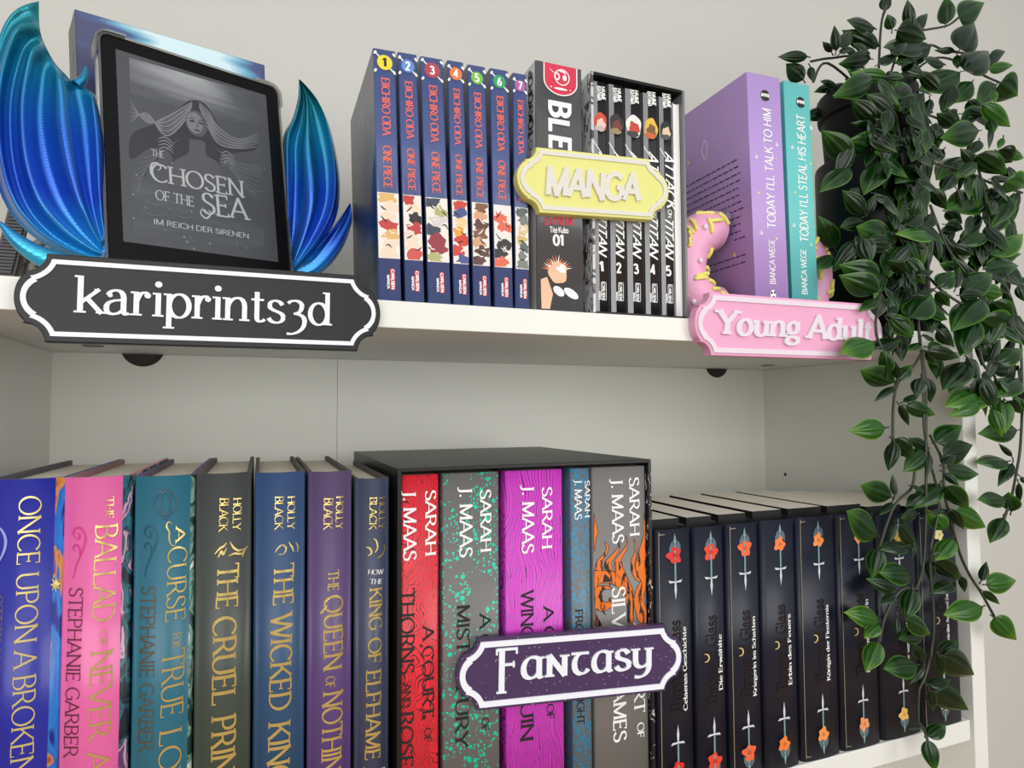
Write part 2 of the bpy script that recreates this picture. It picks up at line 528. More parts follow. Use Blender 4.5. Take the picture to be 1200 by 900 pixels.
def px_text(mb, fr, text, x0, y0, x1, y1, cap, st=ROMAN, mi=0, eps=0.02, bulge=None, space=0.0):
    """the same, with the baseline and the cap height measured on the photograph"""
    w = 0.0
    a = fr.hit(x0, y0, w); b = fr.hit(x1, y1, w)
    l = math.hypot(x1 - x0, y1 - y0); nx, ny = (y1 - y0) / l, -(x1 - x0) / l
    c = fr.hit(x0 + nx * cap, y0 + ny * cap, w)
    d = fr.hit(x1 + nx * cap, y1 + ny * cap, w)
    h = (math.hypot(c[0] - a[0], c[1] - a[1]) + math.hypot(d[0] - b[0], d[1] - b[1])) / 2
    put_text(mb, fr, text, a, b, h, st, mi, eps, bulge, space)


def curve_px(mb, fr, pts, width, mi=0, eps=0.02, bulge=None, px=True, taper=True):
    """a drawn line through points"""
    P = [fr.hit(*p) for p in pts] if px else list(pts)
    S = spline2(P, 6)
    n = len(S); A = []; B = []
    for i in range(n):
        dx = S[min(i + 1, n - 1)][0] - S[max(i - 1, 0)][0]; dy = S[min(i + 1, n - 1)][1] - S[max(i - 1, 0)][1]
        l = math.hypot(dx, dy) or 1e-9
        w = width / 2 * ((0.25 + 0.75 * math.sin(math.pi * i / (n - 1))) if taper else 1)
        A.append((S[i][0] - dy / l * w, S[i][1] + dx / l * w)); B.append((S[i][0] + dy / l * w, S[i][1] - dx / l * w))
    f = lambda q: fr.pt(q[0], -(bulge(q[0]) if bulge else 0) - eps, q[1])
    for i in range(n - 1):
        mb.poly([f(A[i]), f(B[i]), f(B[i + 1]), f(A[i + 1])], mi)


def spline2(P, k):
    out = []
    for i in range(len(P) - 1):
        p0 = P[max(i - 1, 0)]; p1 = P[i]; p2 = P[i + 1]; p3 = P[min(i + 2, len(P) - 1)]
        for j in range(k):
            t = j / k
            out.append(tuple(0.5 * (2 * p1[c] + (p2[c] - p0[c]) * t + (2 * p0[c] - 5 * p1[c] + 4 * p2[c] - p3[c]) * t * t + (3 * p1[c] - p0[c] - 3 * p2[c] + p3[c]) * t ** 3) for c in range(len(p1))))
    out.append(tuple(P[-1]))
    return out


def blob(mb, fr, c, r, mi=0, eps=0.02, n=18, wob=0.0, seed=0, bulge=None, rot=0.0):
    """a flat printed spot: centre c, radius r or (rx, rz), optionally lobed"""
    rx, rz = r if isinstance(r, (tuple, list)) else (r, r)
    rnd = random.Random(seed); ph = rnd.random() * 6
    P = []
    for i in range(n):
        a = 2 * math.pi * i / n; k = 1 + wob * math.sin(5 * a + ph)
        k += wob * .8 * math.sin(3 * a + 2.1 * ph)
        x, z = rx * k * math.cos(a), rz * k * math.sin(a)
        P.append((c[0] + x * math.cos(rot) - z * math.sin(rot), c[1] + x * math.sin(rot) + z * math.cos(rot)))
    mb.poly([fr.pt(u, -(bulge(u) if bulge else 0) - eps, v) for u, v in P], mi)


def shape(mb, fr, pts, mi=0, eps=0.02, bulge=None):
    mb.poly([fr.pt(u, -(bulge(u) if bulge else 0) - eps, v) for u, v in pts], mi)


# ------------------------------------------------------------------ the room and the bookcase
W, D = 78.2, 25.5                  # inner width and depth of the bookcase
ZL = -33.9                         # top of the lower shelf
ZF = -104.2                        # floor
m = MB(); m.box((-260, 27.0, ZF), (420, 37, 150)); m.build('wall_back', WALLM, kind='structure')
m = MB(); m.box((-260, -260, ZF - 6), (420, 37, ZF)); m.build('floor', FLOORM, kind='structure')

bc = thing('bookcase', 'white laminate bookcase with two loaded shelves against the pale wall', 'bookcase', (0, 0, ZF))
m = MB(); m.box((-1.8, 0, ZF), (0, D + .4, 0)); m.build('side_panel', WHITE, bc, bevel=.06)
m = MB(); m.box((W, 0, ZF), (W + 1.8, D + .4, 0))
m.build('side_panel', WHITE, bc, bevel=.06)
m = MB()
for zz in (-13.36,):
    for yy in (22.1,):
        m.tube([(W - .02, yy, zz), (W + .4, yy, zz)], .22, 12)
m.build('shelf_pin_hole', DARKHOLE, bc)
# the top board sags a little in the middle
m = MB(); N = 24
V = []
for i in range(N + 1):
    x = -1.8 + (W + 3.6) * i / N
    s = -0.14 * math.sin(math.pi * min(1, max(0, x / W)))
    V += [(x, 0, 0 + s * .6), (x, D + .4, 0), (x, D + .4, 1.8), (x, 0, 1.8 + s)]
Fc = []
for i in range(N):
    a = 4 * i
    Fc += [(a, a + 4, a + 7, a + 3), (a + 3, a + 7, a + 6, a + 2), (a + 2, a + 6, a + 5, a + 1), (a + 1, a + 5, a + 4, a)]
Fc += [(0, 3, 2, 1), (4 * N, 4 * N + 1, 4 * N + 2, 4 * N + 3)]
m.add(V, Fc); m.build('top_board', WHITE, bc, bevel=.06)
for zt in (ZL, -69.0, ZF + 8):
    m = MB(); m.box((0.03, 0.15, zt - 1.8), (W - .35, D - .2, zt)); m.build('shelf', WHITE, bc, bevel=.06)
m = MB(); m.box((0, D, ZF), (23.98, D + .3, -.02)); m.box((24.02, D, ZF), (W, D + .3, -.02)); m.build('back_panel', BACKM, bc)
for x in (6.88, 70.7):
    m = MB()
    # the visible lower part of a round cable hole in the back panel: a shallow dish
    prof = [(1.76, -.06), (1.72, -.10), (1.55, -.02), (1.2, .0), (.7, -.03), (.02, -.05)]
    n = 40; z0 = .62; ang0 = math.asin(-(z0 + .01) / 1.76)
    P = []
    for r, w in prof:
        for k in range(n + 1):
            a = math.pi + (-ang0) + (math.pi + 2 * ang0) * k / n
            P.append((x + r * math.cos(a), D + w, min(-.02, z0 + r * math.sin(a))))
    Fq = [(i * (n + 1) + k, i * (n + 1) + k + 1, (i + 1) * (n + 1) + k + 1, (i + 1) * (n + 1) + k) for i in range(len(prof) - 1) for k in range(n)]
    m.add(P, Fq); m.build('cable_grommet', DARKHOLE, bc, smooth=True)
for x, yy in ((4.41, 18.77), (72.74, 18.79)):
    m = MB(); m.tube([(x, yy, -.08), (x, yy, .05)], .75, 20); m.build('cam_lock_cap', mat('grey_cap', (128, 122, 110), .5), bc)


# ------------------------------------------------------------------ books
def profile(w, d, r, bulge, n=14):
    """outer U outline of a cover seen from above: left back, spine, right back. returns points and tags"""
    P = [(0, d, 'L'), (0, r, 'L')]
    for i in range(1, 5):
        a = math.pi + math.pi / 2 * i / 5
        P.append((r + r * math.cos(a), r + r * math.sin(a), 'S'))
    for i in range(n + 1):
        u = r + (w - 2 * r) * i / n
        P.append((u, -bulge * (1 - ((u - w / 2) / (w / 2 - r)) ** 2) if bulge else 0, 'S'))
    for i in range(1, 5):
        a = -math.pi / 2 + math.pi / 2 * i / 5
        P.append((w - r + r * math.cos(a), r + r * math.sin(a), 'S'))
    P += [(w, r, 'R'), (w, d, 'R')]
    return P


def cover_mesh(fr, w, h, d, t, r=.15, bulge=0.0, z0=0.0, wrap=1.0):
    """material slots: 0 spine, 1 left board, 2 right board, 3 inside"""
    m = MB()
    P = profile(w, d, r, bulge); n = len(P)
    O = [(a, b) for a, b, _ in P]
    I = []
    for i in range(n):
        a, b = O[i]
        p0 = O[max(i - 1, 0)]; p2 = O[min(i + 1, n - 1)]
        dx, dy = p2[0] - p0[0], p2[1] - p0[1]; l = math.hypot(dx, dy) or 1
        I.append((min(w - t, max(t, a - dy / l * t)), b + dx / l * t))
    for i in range(n - 1):
        tag = P[i + 1][2] if P[i][2] == 'S' else P[i][2]
        tag = 'R' if P[i][2] == 'R' or (P[i][2] == 'S' and P[i + 1][2] == 'R') else ('L' if P[i][2] == 'L' and P[i + 1][2] == 'L' else 'S')
        mi = {'S': 0, 'L': 1, 'R': 2}[tag]
        if tag == 'S' and (O[i][0] + O[i + 1][0]) / 2 > w * wrap: mi = 2
        q = lambda p, z: fr.pt(p[0], p[1], z)
        m.poly([q(O[i], z0), q(O[i + 1], z0), q(O[i + 1], h), q(O[i], h)], mi)
        m.poly([q(I[i], h), q(I[i + 1], h), q(I[i + 1], z0), q(I[i], z0)], 3)
        m.poly([q(O[i], h), q(O[i + 1], h), q(I[i + 1], h), q(I[i], h)], 3 if t > .1 else mi)
        m.poly([q(I[i], z0), q(I[i + 1], z0), q(O[i + 1], z0), q(O[i], z0)], mi)
    for i in (0, n - 1):
        m.poly([fr.pt(O[i][0], O[i][1], z0), fr.pt(O[i][0], O[i][1], h), fr.pt(I[i][0], I[i][1], h), fr.pt(I[i][0], I[i][1], z0)], 3)
    return m


def book(name, label, cat, fr, w, h, d, mats, t=.04, r=.12, bulge=0.0, page_drop=.05, page_mat=None, group=None, inside=None, page_front=None, wrap=1.0):
    root = thing(name, label, cat, fr.p, group)
    mats = mats if isinstance(mats, (list, tuple)) else [mats, mats, mats]
    cm = cover_mesh(fr, w, h, d, t, r, bulge, wrap=wrap)
    # merge coincident corners so the smooth shading is continuous
    o = cm.build('cover', list(mats) + [inside or mats[0]], root, smooth=True, angle=50)
    bmw = o.modifiers.new('weld', 'WELD'); bmw.merge_threshold = 0.00002
    pb = MB()
    y0 = page_front if page_front is not None else t + .05
    pb.box((t + .02, y0, page_drop), (w - t - .02, d - .15, h - page_drop), 0, fr)
    pb.build('page_block', page_mat or PAPER, root)
    bl = (lambda u: bulge * max(0.0, 1 - ((u - w / 2) / (w / 2 - r)) ** 2)) if bulge else (lambda u: 0.0)
    return root, bl


def lean_frame(x, y, z, xt, h):
    """book frame whose left edge goes from (x, z) at the foot to xt at height h"""
    a = math.atan2(x - xt, h)
    return Fr((x, y, z), (math.cos(a), 0, math.sin(a)), (-math.sin(a), 0, math.cos(a)))


ZT = 1.83                           # resting height on the top board
# ---- seven blue manga volumes
BLUE = mat('glossy_blue_cover', (72, 86, 136), 0.3, coat=.15)
NAVYC = mat('dark_blue_cover', (20, 36, 70), 0.3, spec=.35)
CORAL = mat('coral_ink', (236, 104, 86), 0.45)
REDLOGO = mat('red_logo', (214, 64, 72), .45)
ARTW = mat('print_white', (236, 228, 220), .4)
mang = [  # bottom left, bottom right, top left, top z, badge colour, name
    (23.92, 25.42, 23.46, 18.55, (238, 214, 30), '1', 'yellow'),
    (25.65, 26.97, 25.09, 18.62, (92, 138, 206), '2', 'light blue'),
    (27.20, 28.80, 26.62, 18.65, (176, 52, 74), '3', 'dark red'),
    (28.98, 30.16, 28.51, 18.75, (232, 118, 42), '4', 'orange'),
    (30.37, 31.68, 29.98, 18.74, (112, 190, 52), '5', 'light green'),
    (31.93, 33.33, 31.62, 18.80, (40, 160, 92), '6', 'green'),
    (33.48, 34.57, 33.36, 18.80, (176, 92, 160), '7', 'mauve'),
]
art_cols = [
    [(196, 60, 60), (222, 180, 110), (236, 214, 190), (70, 90, 160)],
    [(190, 54, 58), (235, 215, 190), (40, 36, 40), (204, 84, 74)],
    [(60, 66, 84), (150, 50, 60), (176, 176, 112), (214, 204, 200)],
    [(236, 160, 60), (204, 60, 48), (70, 80, 140), (240, 204, 150)],
    [(128, 84, 58), (214, 160, 120), (92, 54, 46), (226, 214, 200)],
    [(232, 228, 224), (36, 34, 38), (228, 100, 70), (230, 190, 160)],
    [(206, 180, 110), (88, 96, 100), (120, 124, 118), (220, 196, 150)],
]
for k, (xb, xr, xt, zt, bc_, num, cname) in enumerate(mang):
    h = zt - ZT; w = xr - xb
    fr = lean_frame(xb, 1.0, ZT, xt, h)
    sides = [BLUE, NAVYC if k else pattern('dark_cover_art', [(0.40, (18, 26, 44)), (0.52, (26, 60, 84)), (0.60, (40, 52, 76)), (0.68, (84, 84, 92))], scale=(60, 60, 40), detail=5, distort=1.2, rough=.28), NAVYC]
    root, bl = book('manga_volume', 'slim blue manga volume with a %s badge numbered %s on its spine' % (cname, num), 'book', fr, w, h, 11.3, sides, group='blue manga volumes on the top board', r=.14, page_drop=.0 + .04)
    A = MB()
    blob(A, fr, (w / 2, h * .948), .335 * w if w > 1.2 else .38 * w, 0, n=24, eps=.025)
    # crossed bones behind the badge
    for sx_ in (-1, 1):
        for sy in (-1, 1):
            c = (w / 2 + sx_ * .40 * w, h * .948 + sy * .40 * w)
            blob(A, fr, (c[0], c[1] + .04), .085, 1, n=8); blob(A, fr, (c[0] + sx_ * .05, c[1] - .04), .08, 1, .022, n=8)
            e = (w / 2 + sx_ * .2 * w, h * .948 + sy * .2 * w)
            shape(A, fr, [(c[0] - .03, c[1] - .03), (e[0] - .03, e[1] - .03), (e[0] + .03, e[1] + .03), (c[0] + .03, c[1] + .03)], 1, .015)
    put_text(A, fr, num, (w / 2 - .15, h * .948 - .26), (w / 2 + .15, h * .948 - .26), .52, HEAVY if num != '1' else HEAVY, 1 if num != '1' else 2, eps=.035)
    A.build('number_badge', [mat('badge_' + cname.replace(' ', '_'), bc_, .4), INKW, INKB], root, label='round %s number badge with crossed bones' % cname)
    T = MB()
    wt = min(w, 1.45)
    put_text(T, fr, 'EIICHIRO ODA', (w / 2 - .17 * wt, h * (1 - .115)), (w / 2 - .17 * wt, h * (1 - .345)), .36 * wt, BOLDROMAN)
    put_text(T, fr, 'ONE PIECE', (w / 2 - .17 * wt, h * (1 - .388)), (w / 2 - .17 * wt, h * (1 - .555)), .36 * wt, BOLDROMAN)
    T.build('title_lettering', CORAL, root, label='coral red lettering')
    L = MB()
    x0 = w * .52
    shape(L, fr, [(x0, h * .042), (x0 + .3, h * .042), (x0 + .3, h * .125), (x0, h * .125)], 0)
    put_text(L, fr, 'CARLSEN', (x0 + .07, h * .122), (x0 + .07, h * .045), .18, HEAVY, 1, eps=.035)
    put_text(L, fr, 'MANGA', (x0 - .22, h * .10), (x0 - .22, h * .046), .16, HEAVY, 1, eps=.03)
    L.build('publisher_logo', [REDLOGO, INKW], root)
    # printed panel: a plain stand-in, loose patches of colour
    S = MB(); z0, z1 = h * .166, h * .426
    shape(S, fr, [(.05, z0), (w - .05, z0), (w - .05, z1), (.05, z1)], 0, .015)
    rnd = random.Random(30 + k)
    nb_ = 7
    for q in range(nb_):
        zc = z1 - (z1 - z0) * (q + .5) / nb_
        c = (rnd.uniform(.3 * w, .7 * w), zc)
        P = []
        for i in range(16):
            a = 2 * math.pi * i / 16; rr = rnd.uniform(.55, 1.25)
            P.append((min(w - .06, max(.06, c[0] + w * .42 * rr * math.cos(a))), min(z1 - .04, max(z0 + .04, c[1] + .42 * rr * math.sin(a)))))
        shape(S, fr, P, 1 + (q + rnd.randint(0, 1)) % 4, .02 + .0012 * q)
    for q in range(7):
        u = rnd.uniform(.25, w - .25); v = rnd.uniform(z0 + .6, z1 - .6)
        curve_px(S, fr, [(u - .2, v + rnd.uniform(-.3, .3)), (u, v), (u + .2, v + rnd.uniform(-.3, .3))], .09, 5 if q % 2 else 0, .032 + .001 * q, px=False)
    S.build('printed_panel', [ARTW] + [mat('print_%d_%d' % (k, j), c, .35) for j, c in enumerate(art_cols[k])] + [INKB], root, label='panel of loose colour patches')

# ---- thick black omnibus with a red shield
CHAR = mat('charcoal_gloss', (80, 80, 82), 0.27, coat=.2)
GREYSIDE = mat('grey_cover', (196, 196, 200), 0.3)
fr = Fr((35.12, 1.0, ZT)); w, h = 3.78, 18.25
root, bl = book('manga_omnibus', 'thick black manga omnibus with a red shield at the head of its spine', 'book', fr, w, h, 11.5, [CHAR, GREYSIDE, CHAR], r=.1)
S = MB()
def shield(s, mi, eps):
    a, b = fr.hit(638, 74), fr.hit(675, 74)
    cx, hw = (a[0] + b[0]) / 2, (b[0] - a[0]) / 2 * s
    zt_ = h - .02; zb = fr.hit(657, 96)[1]; low = fr.hit(657, 111)[1] - (s - 1) * 1.2
    P = [(cx - hw, zt_), (cx - hw, zb)]
    for i in range(1, 16):
        a_ = math.pi + math.pi * i / 16
        P.append((cx + hw * math.cos(a_), zb + (zb - low) * math.sin(a_)))
    P += [(cx + hw, zb), (cx + hw, zt_)]
    shape(S, fr, P, mi, eps)
    return cx, zb, hw
shield(1.07, 1, .015); cx, zb, hw = shield(1.0, 0, .02)
S_c = (cx + .12, zb + .35)
# round head with a big eye, ear piece and aerial, over a small bar
for rr, mi, e in ((.62, 1, .025), (.54, 0, .03)):
    blob(S, fr, S_c, rr, mi, e, n=26)
blob(S, fr, (S_c[0] + .2, S_c[1] - .02), (.17, .22), 1, .035); blob(S, fr, (S_c[0] - .42, S_c[1]), (.24, .3), 1, .035); blob(S, fr, (S_c[0] - .42, S_c[1]), (.13, .17), 0, .04)
curve_px(S, fr, [(S_c[0] - .3, S_c[1] + .45), (S_c[0] + .1, S_c[1] + .42), (S_c[0] + .3, S_c[1] + .28)], .14, 1, .035, px=False)
curve_px(S, fr, [(S_c[0] - 1.05, S_c[1] + .5), (S_c[0] - .75, S_c[1] + .3), (S_c[0] - .5, S_c[1] + .18)], .05, 1, .035, px=False)
blob(S, fr, (cx, zb - .55), (.55, .09), 1, .03); blob(S, fr, (cx - .78, zb - .5), .05, 1, .03); blob(S, fr, (cx + .78, zb - .52), .05, 1, .03)
S.build('shield_emblem', [mat('crimson_print', (214, 30, 72), .3), INKW], root, label='crimson shield with a white round-headed emblem')
T = MB()
px_text(T, fr, 'BLEACH', 644.5, 118, 645.5, 251, 22.5, dict(HEAVY, thick=.23, thin=.2), 0, space=.1)
T.build('title_lettering', INKW, root, label='large white lettering')
T = MB()
px_text(T, fr, 'EXTREME', 638.5, 263, 672, 263.6, 7.5, dict(HEAVY, slant=.2), 1)
px_text(T, fr, 'Tite Kubo', 644.5, 272.5, 666, 273.2, 6.5, dict(HEAVY, thick=.2, thin=.18), 0)
px_text(T, fr, '01', 648.5, 287, 661, 288, 11.5, HEAVY, 0)
T.build('author_lettering', [INKW, mat('red_print', (206, 30, 62), .4)], root)
T = MB(); lf = Fr((35.12, 1.0 + 11.5, ZT), (0, -1, 0), (0, 0, 1))   # the left cover, seen edge-on
put_text(T, lf, 'TOKYOPOP', (11.0, 12.9), (11.0, 17.9), .75, dict(HEAVY, thick=.3, thin=.26))
P_ = [(10.62 + .33 * math.cos(i * math.pi / 10), 12.3 + .33 * math.sin(i * math.pi / 10)) for i in range(21)]
curve_px(T, lf, P_, .09, px=False, taper=False)
T.build('publisher_lettering', INKB, root)
S = MB()   # plain stand-in for the printed figure: a burst of orange and white brush marks
c = fr.hit(653, 318)
rnd = random.Random(4)
for i in range(15):
    a = math.radians(20 + 150 * i / 14); r1 = 1.0 + .35 * rnd.random()
    shape(S, fr, [(c[0] + .45 * math.cos(a - .2), c[1] + .45 * math.sin(a - .2)), (c[0] + .45 * math.cos(a + .2), c[1] + .45 * math.sin(a + .2)), (c[0] + 1.35 * r1 * math.cos(a) * .9, c[1] + r1 * math.sin(a) * .95)], 0 if i % 3 else 1, .02 + .0005 * i)
blob(S, fr, (c[0] + .05, c[1] - .1), (.75, .8), 2, .03, wob=.06)
blob(S, fr, (c[0] + .35, c[1] + .2), (.35, .3), 1, .035, wob=.2)
shape(S, fr, [(.35, .1), (1.0, .1), (1.25, 1.2), (.8, 2.4), (.3, 2.2)], 2, .025)
blob(S, fr, (c[0] + .1, c[1] - 1.45), (.5, .3), 1, .03, rot=-.6); blob(S, fr, (c[0] + 1.1, c[1] - 1.55), (.65, .3), 1, .03, rot=-.5)
S.build('printed_panel', [mat('orange_print', (236, 128, 70), .4), INKW, mat('peach_print', (240, 186, 150), .4)], root, label='burst of orange and white brush marks')

# ---- black slipcase with five volumes and a thin white-edged booklet
SX0, SX1, SZ1 = 39.62, 48.08, 20.12
fr = Fr((SX0, .9, ZT)); w, h = SX1 - SX0, SZ1 - ZT
root = thing('slipcase', 'open black slipcase holding five slim black manga volumes and a booklet', 'slipcase', fr.p)
LG = pattern('scratched_grey', [(0.44, (70, 70, 72)), (0.5, (206, 206, 208))], scale=(30, 200, 90), detail=6, distort=1.5, rough=.3)
t = .22
m = MB(); m.box((0, 0, 0), (t, 12.4, h), 0, fr); m.build('side_wall', LG, root, bevel=.04, label='glossy grey printed side wall')
m = MB(); m.box((w - t, 0, 0), (w, 12.4, h), 0, fr); m.build('side_wall', mat('grey_board', (120, 120, 124), .3), root, bevel=.04)
m = MB(); m.box((t, .02, h - t), (w - t, 12.4, h), 0, fr); m.box((t, 0.02, 0), (w - t, 12.4, .12), 0, fr); m.box((t, 12.2, .12), (w - t, 12.4, h - t), 0, fr)
m.build('case_body', BLACK, root)
SPB = mat('satin_black_cover', (34, 32, 34), 0.3, coat=.2)
SPG = mat('satin_grey_cover_and_sheen', (132, 132, 136), 0.35, coat=.2)  # left covers, and the sheen painted on the black spines
vols = [(694.5, 711, 696, 714), (712.4, 730.7, 716, 734.5), (731.5, 752, 735.5, 755), (753.2, 770.8, 756.2, 773.5), (772, 787, 775, 791.5)]
vcol = [[(206, 72, 44), (240, 196, 180), (190, 180, 176)], [(44, 34, 30), (120, 52, 40), (150, 132, 96)], [(236, 234, 232), (196, 64, 44), (60, 56, 58)], [(226, 186, 64), (120, 86, 44), (206, 96, 40)], [(28, 30, 30), (226, 196, 160), (70, 84, 76)]]
vdesc = ['red and pale round patch', 'dark brown and olive round patch', 'white and red round patch', 'yellow and brown round patch', 'dark green and tan round patch']
for k, (a0, a1, b0, b1) in enumerate(vols):
    yb = 1.15
    xl0, xr0 = at(b0, 360, yb).x, at(b1, 360, yb).x
    xl1, xr1 = at(a0, 105, yb).x, at(a1, 105, yb).x
    zb = ZT + .13; hh = SZ1 - t - .25 - zb - (.02 + .06 * k if k else 0.1)
    xl = max((xl0 * .7 + xl1 * .3), SX0 + t + .02 + 1.62 * 0); xr = xr0 * .5 + xr1 * .5
    fr = Fr((xl, yb, zb)); w = xr - xl - .06
    root, bl = book('manga_volume', 'slim black manga volume numbered %d with a %s' % (k + 1, vdesc[k]), 'book', fr, w, hh, 10.8, [SPB, SPG, SPB], group='black manga volumes in the slipcase', r=.1)
    G_ = MB(); shape(G_, fr, [(.03, .05), (w * .36, .05), (w * .36, hh - .05), (.03, hh - .05)], 0, .012)  # reflection on the spine's left side, painted as a flat grey strip
    G_.build('spine_sheen', SPG, root, label='grey sheen painted along the left of the spine')
    T = MB()
    c = (a0 + a1) / 2; cb = (b0 + b1) / 2; wp = a1 - a0
    dy = 2.2 * k
    px_text(T, fr, 'HAJIME', c + 1.5, 101.5 + dy, c + 2.0, 117 + dy, 4.2, HEAVY, 0, .03)
    px_text(T, fr, 'ISAYAMA', c - 3.5, 100.5 + dy, c - 3.0, 117.5 + dy, 4.2, HEAVY, 0, .03)
    sty = dict(HEAVY, slant=.35, thick=.17, thin=.15)
    px_text(T, fr, 'ATTACK', c + .5 - .36 * wp + 4, 178, cb - .36 * wp + 3.5, 243, 10, sty, 0, .03, space=.02)
    px_text(T, fr, 'ON', cb - 1, 246, cb - .5, 255, 4.5, dict(SANS, thick=.16, thin=.16), 0, .03)
    px_text(T, fr, 'TITAN', cb - 4, 253 - (0 if k == 4 else 2), cb - 3.4, 297 + .8 * k, 9, sty, 0, .03)
    px_text(T, fr, str(k + 1), cb - 2.2, 318 + 1.2 * k, cb + 3, 318 + 1.2 * k, 10.5, HEAVY, 0, .03)
    p = fr.hit(a0 + 1, 164 + dy); q = fr.hit(a0 + 11, 180 + dy)
    shape(T, fr, [p, (p[0], p[1] - .12), (q[0], q[1] - .12), q], 0, .028)
    T.build('title_lettering', INKW, root, label='white slanted lettering')
    L = MB()
    a = fr.hit(cb - 1, 330 + .8 * k); b = fr.hit(cb + 5.5, 352 + .9 * k)
    for s0, s1 in (((a[0], a[1]), (b[0], a[1] - .06)), ((a[0], b[1] + .06), (b[0], b[1])), ((a[0], a[1]), (a[0] + .04, b[1])), ((b[0] - .04, a[1]), (b[0], b[1]))):
        shape(L, fr, [s0, (s1[0], s0[1]), s1, (s0[0], s1[1])], 0, .03)
    put_text(L, fr, 'CARLSEN', (a[0] + .1, a[1] - .1), (a[0] + .1, b[1] + .1), .22, HEAVY, 0, .03)
    put_text(L, fr, 'MANGA', (a[0] - .2, a[1] - .75), (a[0] - .2, b[1]), .16, HEAVY, 0, .03)
    L.build('publisher_logo', INKW, root)
    S = MB()
    cc = fr.hit((a0 + a1) / 2 + .5, 143 + dy * 1.15); rr = min(w * .46, .85)
    blob(S, fr, (cc[0] + .03, cc[1]), (rr, rr * 1.35), 0, .02, n=22, wob=.05, seed=k)
    blob(S, fr, (cc[0] + .06, cc[1] - .15), (rr * .7, rr * .75), 1, .025, n=16, wob=.15, seed=k + 3)
    blob(S, fr, (cc[0] - rr * .1, cc[1] - rr * .95), (rr * .8, rr * .4), 2, .03, n=14, wob=.12, seed=k + 7)
    S.build('printed_patch', [mat('volume_print_%d_%d' % (k, j), c_, .4) for j, c_ in enumerate(vcol[k])], root, label=vdesc[k])
    last_x = xr
fr = Fr((at(790.5, 240, 1.3).x, 1.3, ZT + .13)); w = SX1 - t - .06 - fr.p.x
root = thing('booklet', 'thin booklet turned with its white page edges outwards, last in the black slipcase', 'booklet', fr.p)
m = MB(); m.box((0, 0, 0), (.05, 10.5, 17.2), 0, fr); m.build('cover', INKW, root)
m = MB(); m.box((.055, .06, .05), (w - .055, 10.3, 17.15), 0, fr); m.build('page_block', PAPERW, root)
m = MB(); m.box((w - .05, 0, 0), (w, 10.5, 17.2), 0, fr); m.build('cover', INKW, root)

# ---- lilac and turquoise paperbacks
LILAC = mat('lilac_cover', (186, 154, 216), 0.4)
LILACS = mat('lilac_back_cover', (176, 140, 200), 0.4)
TURQ = mat('turquoise_cover', (104, 198, 196), 0.4)
TURQS = mat('turquoise_side_cover', (70, 168, 166), 0.4)
YEL = mat('yellow_print', (240, 226, 120), .45)
HAND = dict(thick=.15, thin=.115, nib=0, serif=0, slant=.04)
def ya_book(label, xb, xr, xt, mats, title, author, badge, kind):
    h = 21.15; fr = lean_frame(xb, 1.0, ZT, xt, h); w = xr - xb
    root, bl = book('paperback', label, 'book', fr, w, h, 13.5, mats, r=.06)
    T = MB(); px_text(T, fr, *title, HAND, 0, .02, None, .02); T.build('title_lettering', INKW, root, label='white hand-drawn lettering')
    T = MB(); px_text(T, fr, *author, dict(SANS, thick=.13, thin=.13), 0); T.build('author_lettering', INKW, root)
    B = MB(); c = fr.hit(*badge); blob(B, fr, c, (.5, .5), 0, .02, n=9, wob=.05); 
    put_text(B, fr, 'arena', (c[0] - .42, c[1] - .1), (c[0] + .42, c[1] - .1), .36, HEAVY, 1, .03)
    B.build('publisher_badge', [INKB, INKW], root, label='small black badge')
    return root, fr, w, h
rt, fr, w, h = ya_book('lilac paperback with white hand-drawn spine lettering', 54.91, 58.48, 54.46, [LILAC, LILACS, LILAC],
                       ("TODAY I'LL TALK TO HIM", 909, 268, 903, 128.5, 9.2), ('BIANCA WEGE', 908.7, 333, 907, 281, 6.2), (896.4, 112), 0)
S = MB()
for x, y, r in ((889, 226, .16), (910, 279.5, .16), (909, 186, .1)):
    c = fr.hit(x, y); blob(S, fr, c, (r * .5, r), 0, n=4); blob(S, fr, c, (r, r * .45), 0, .022, n=4)
for x, y, ax in ((889, 187, -1), (895, 276, -1), (908, 172, 1)):
    c = fr.hit(x, y)
    for q in (-.35, 0, .35):
        a = math.radians(90 + 50 * -ax) + q
        curve_px(S, fr, [(c[0] + .15 * math.cos(a), c[1] + .15 * math.sin(a)), (c[0] + .5 * math.cos(a), c[1] + .5 * math.sin(a))], .07, 1, px=False)
c = fr.hit(906, 345.5); blob(S, fr, c, (.3, .42), 1, .02); blob(S, fr, (c[0] - .15, c[1] + .15), .1, 2, .03); blob(S, fr, (c[0] + .16, c[1] + .2), .1, 2, .03); blob(S, fr, (c[0] + .02, c[1] - .25), .16, 2, .03)
S.build('spine_ornament', [YEL, INKW, INKB], rt, label='yellow sparkles, white ticks and a tiny black and white spot')
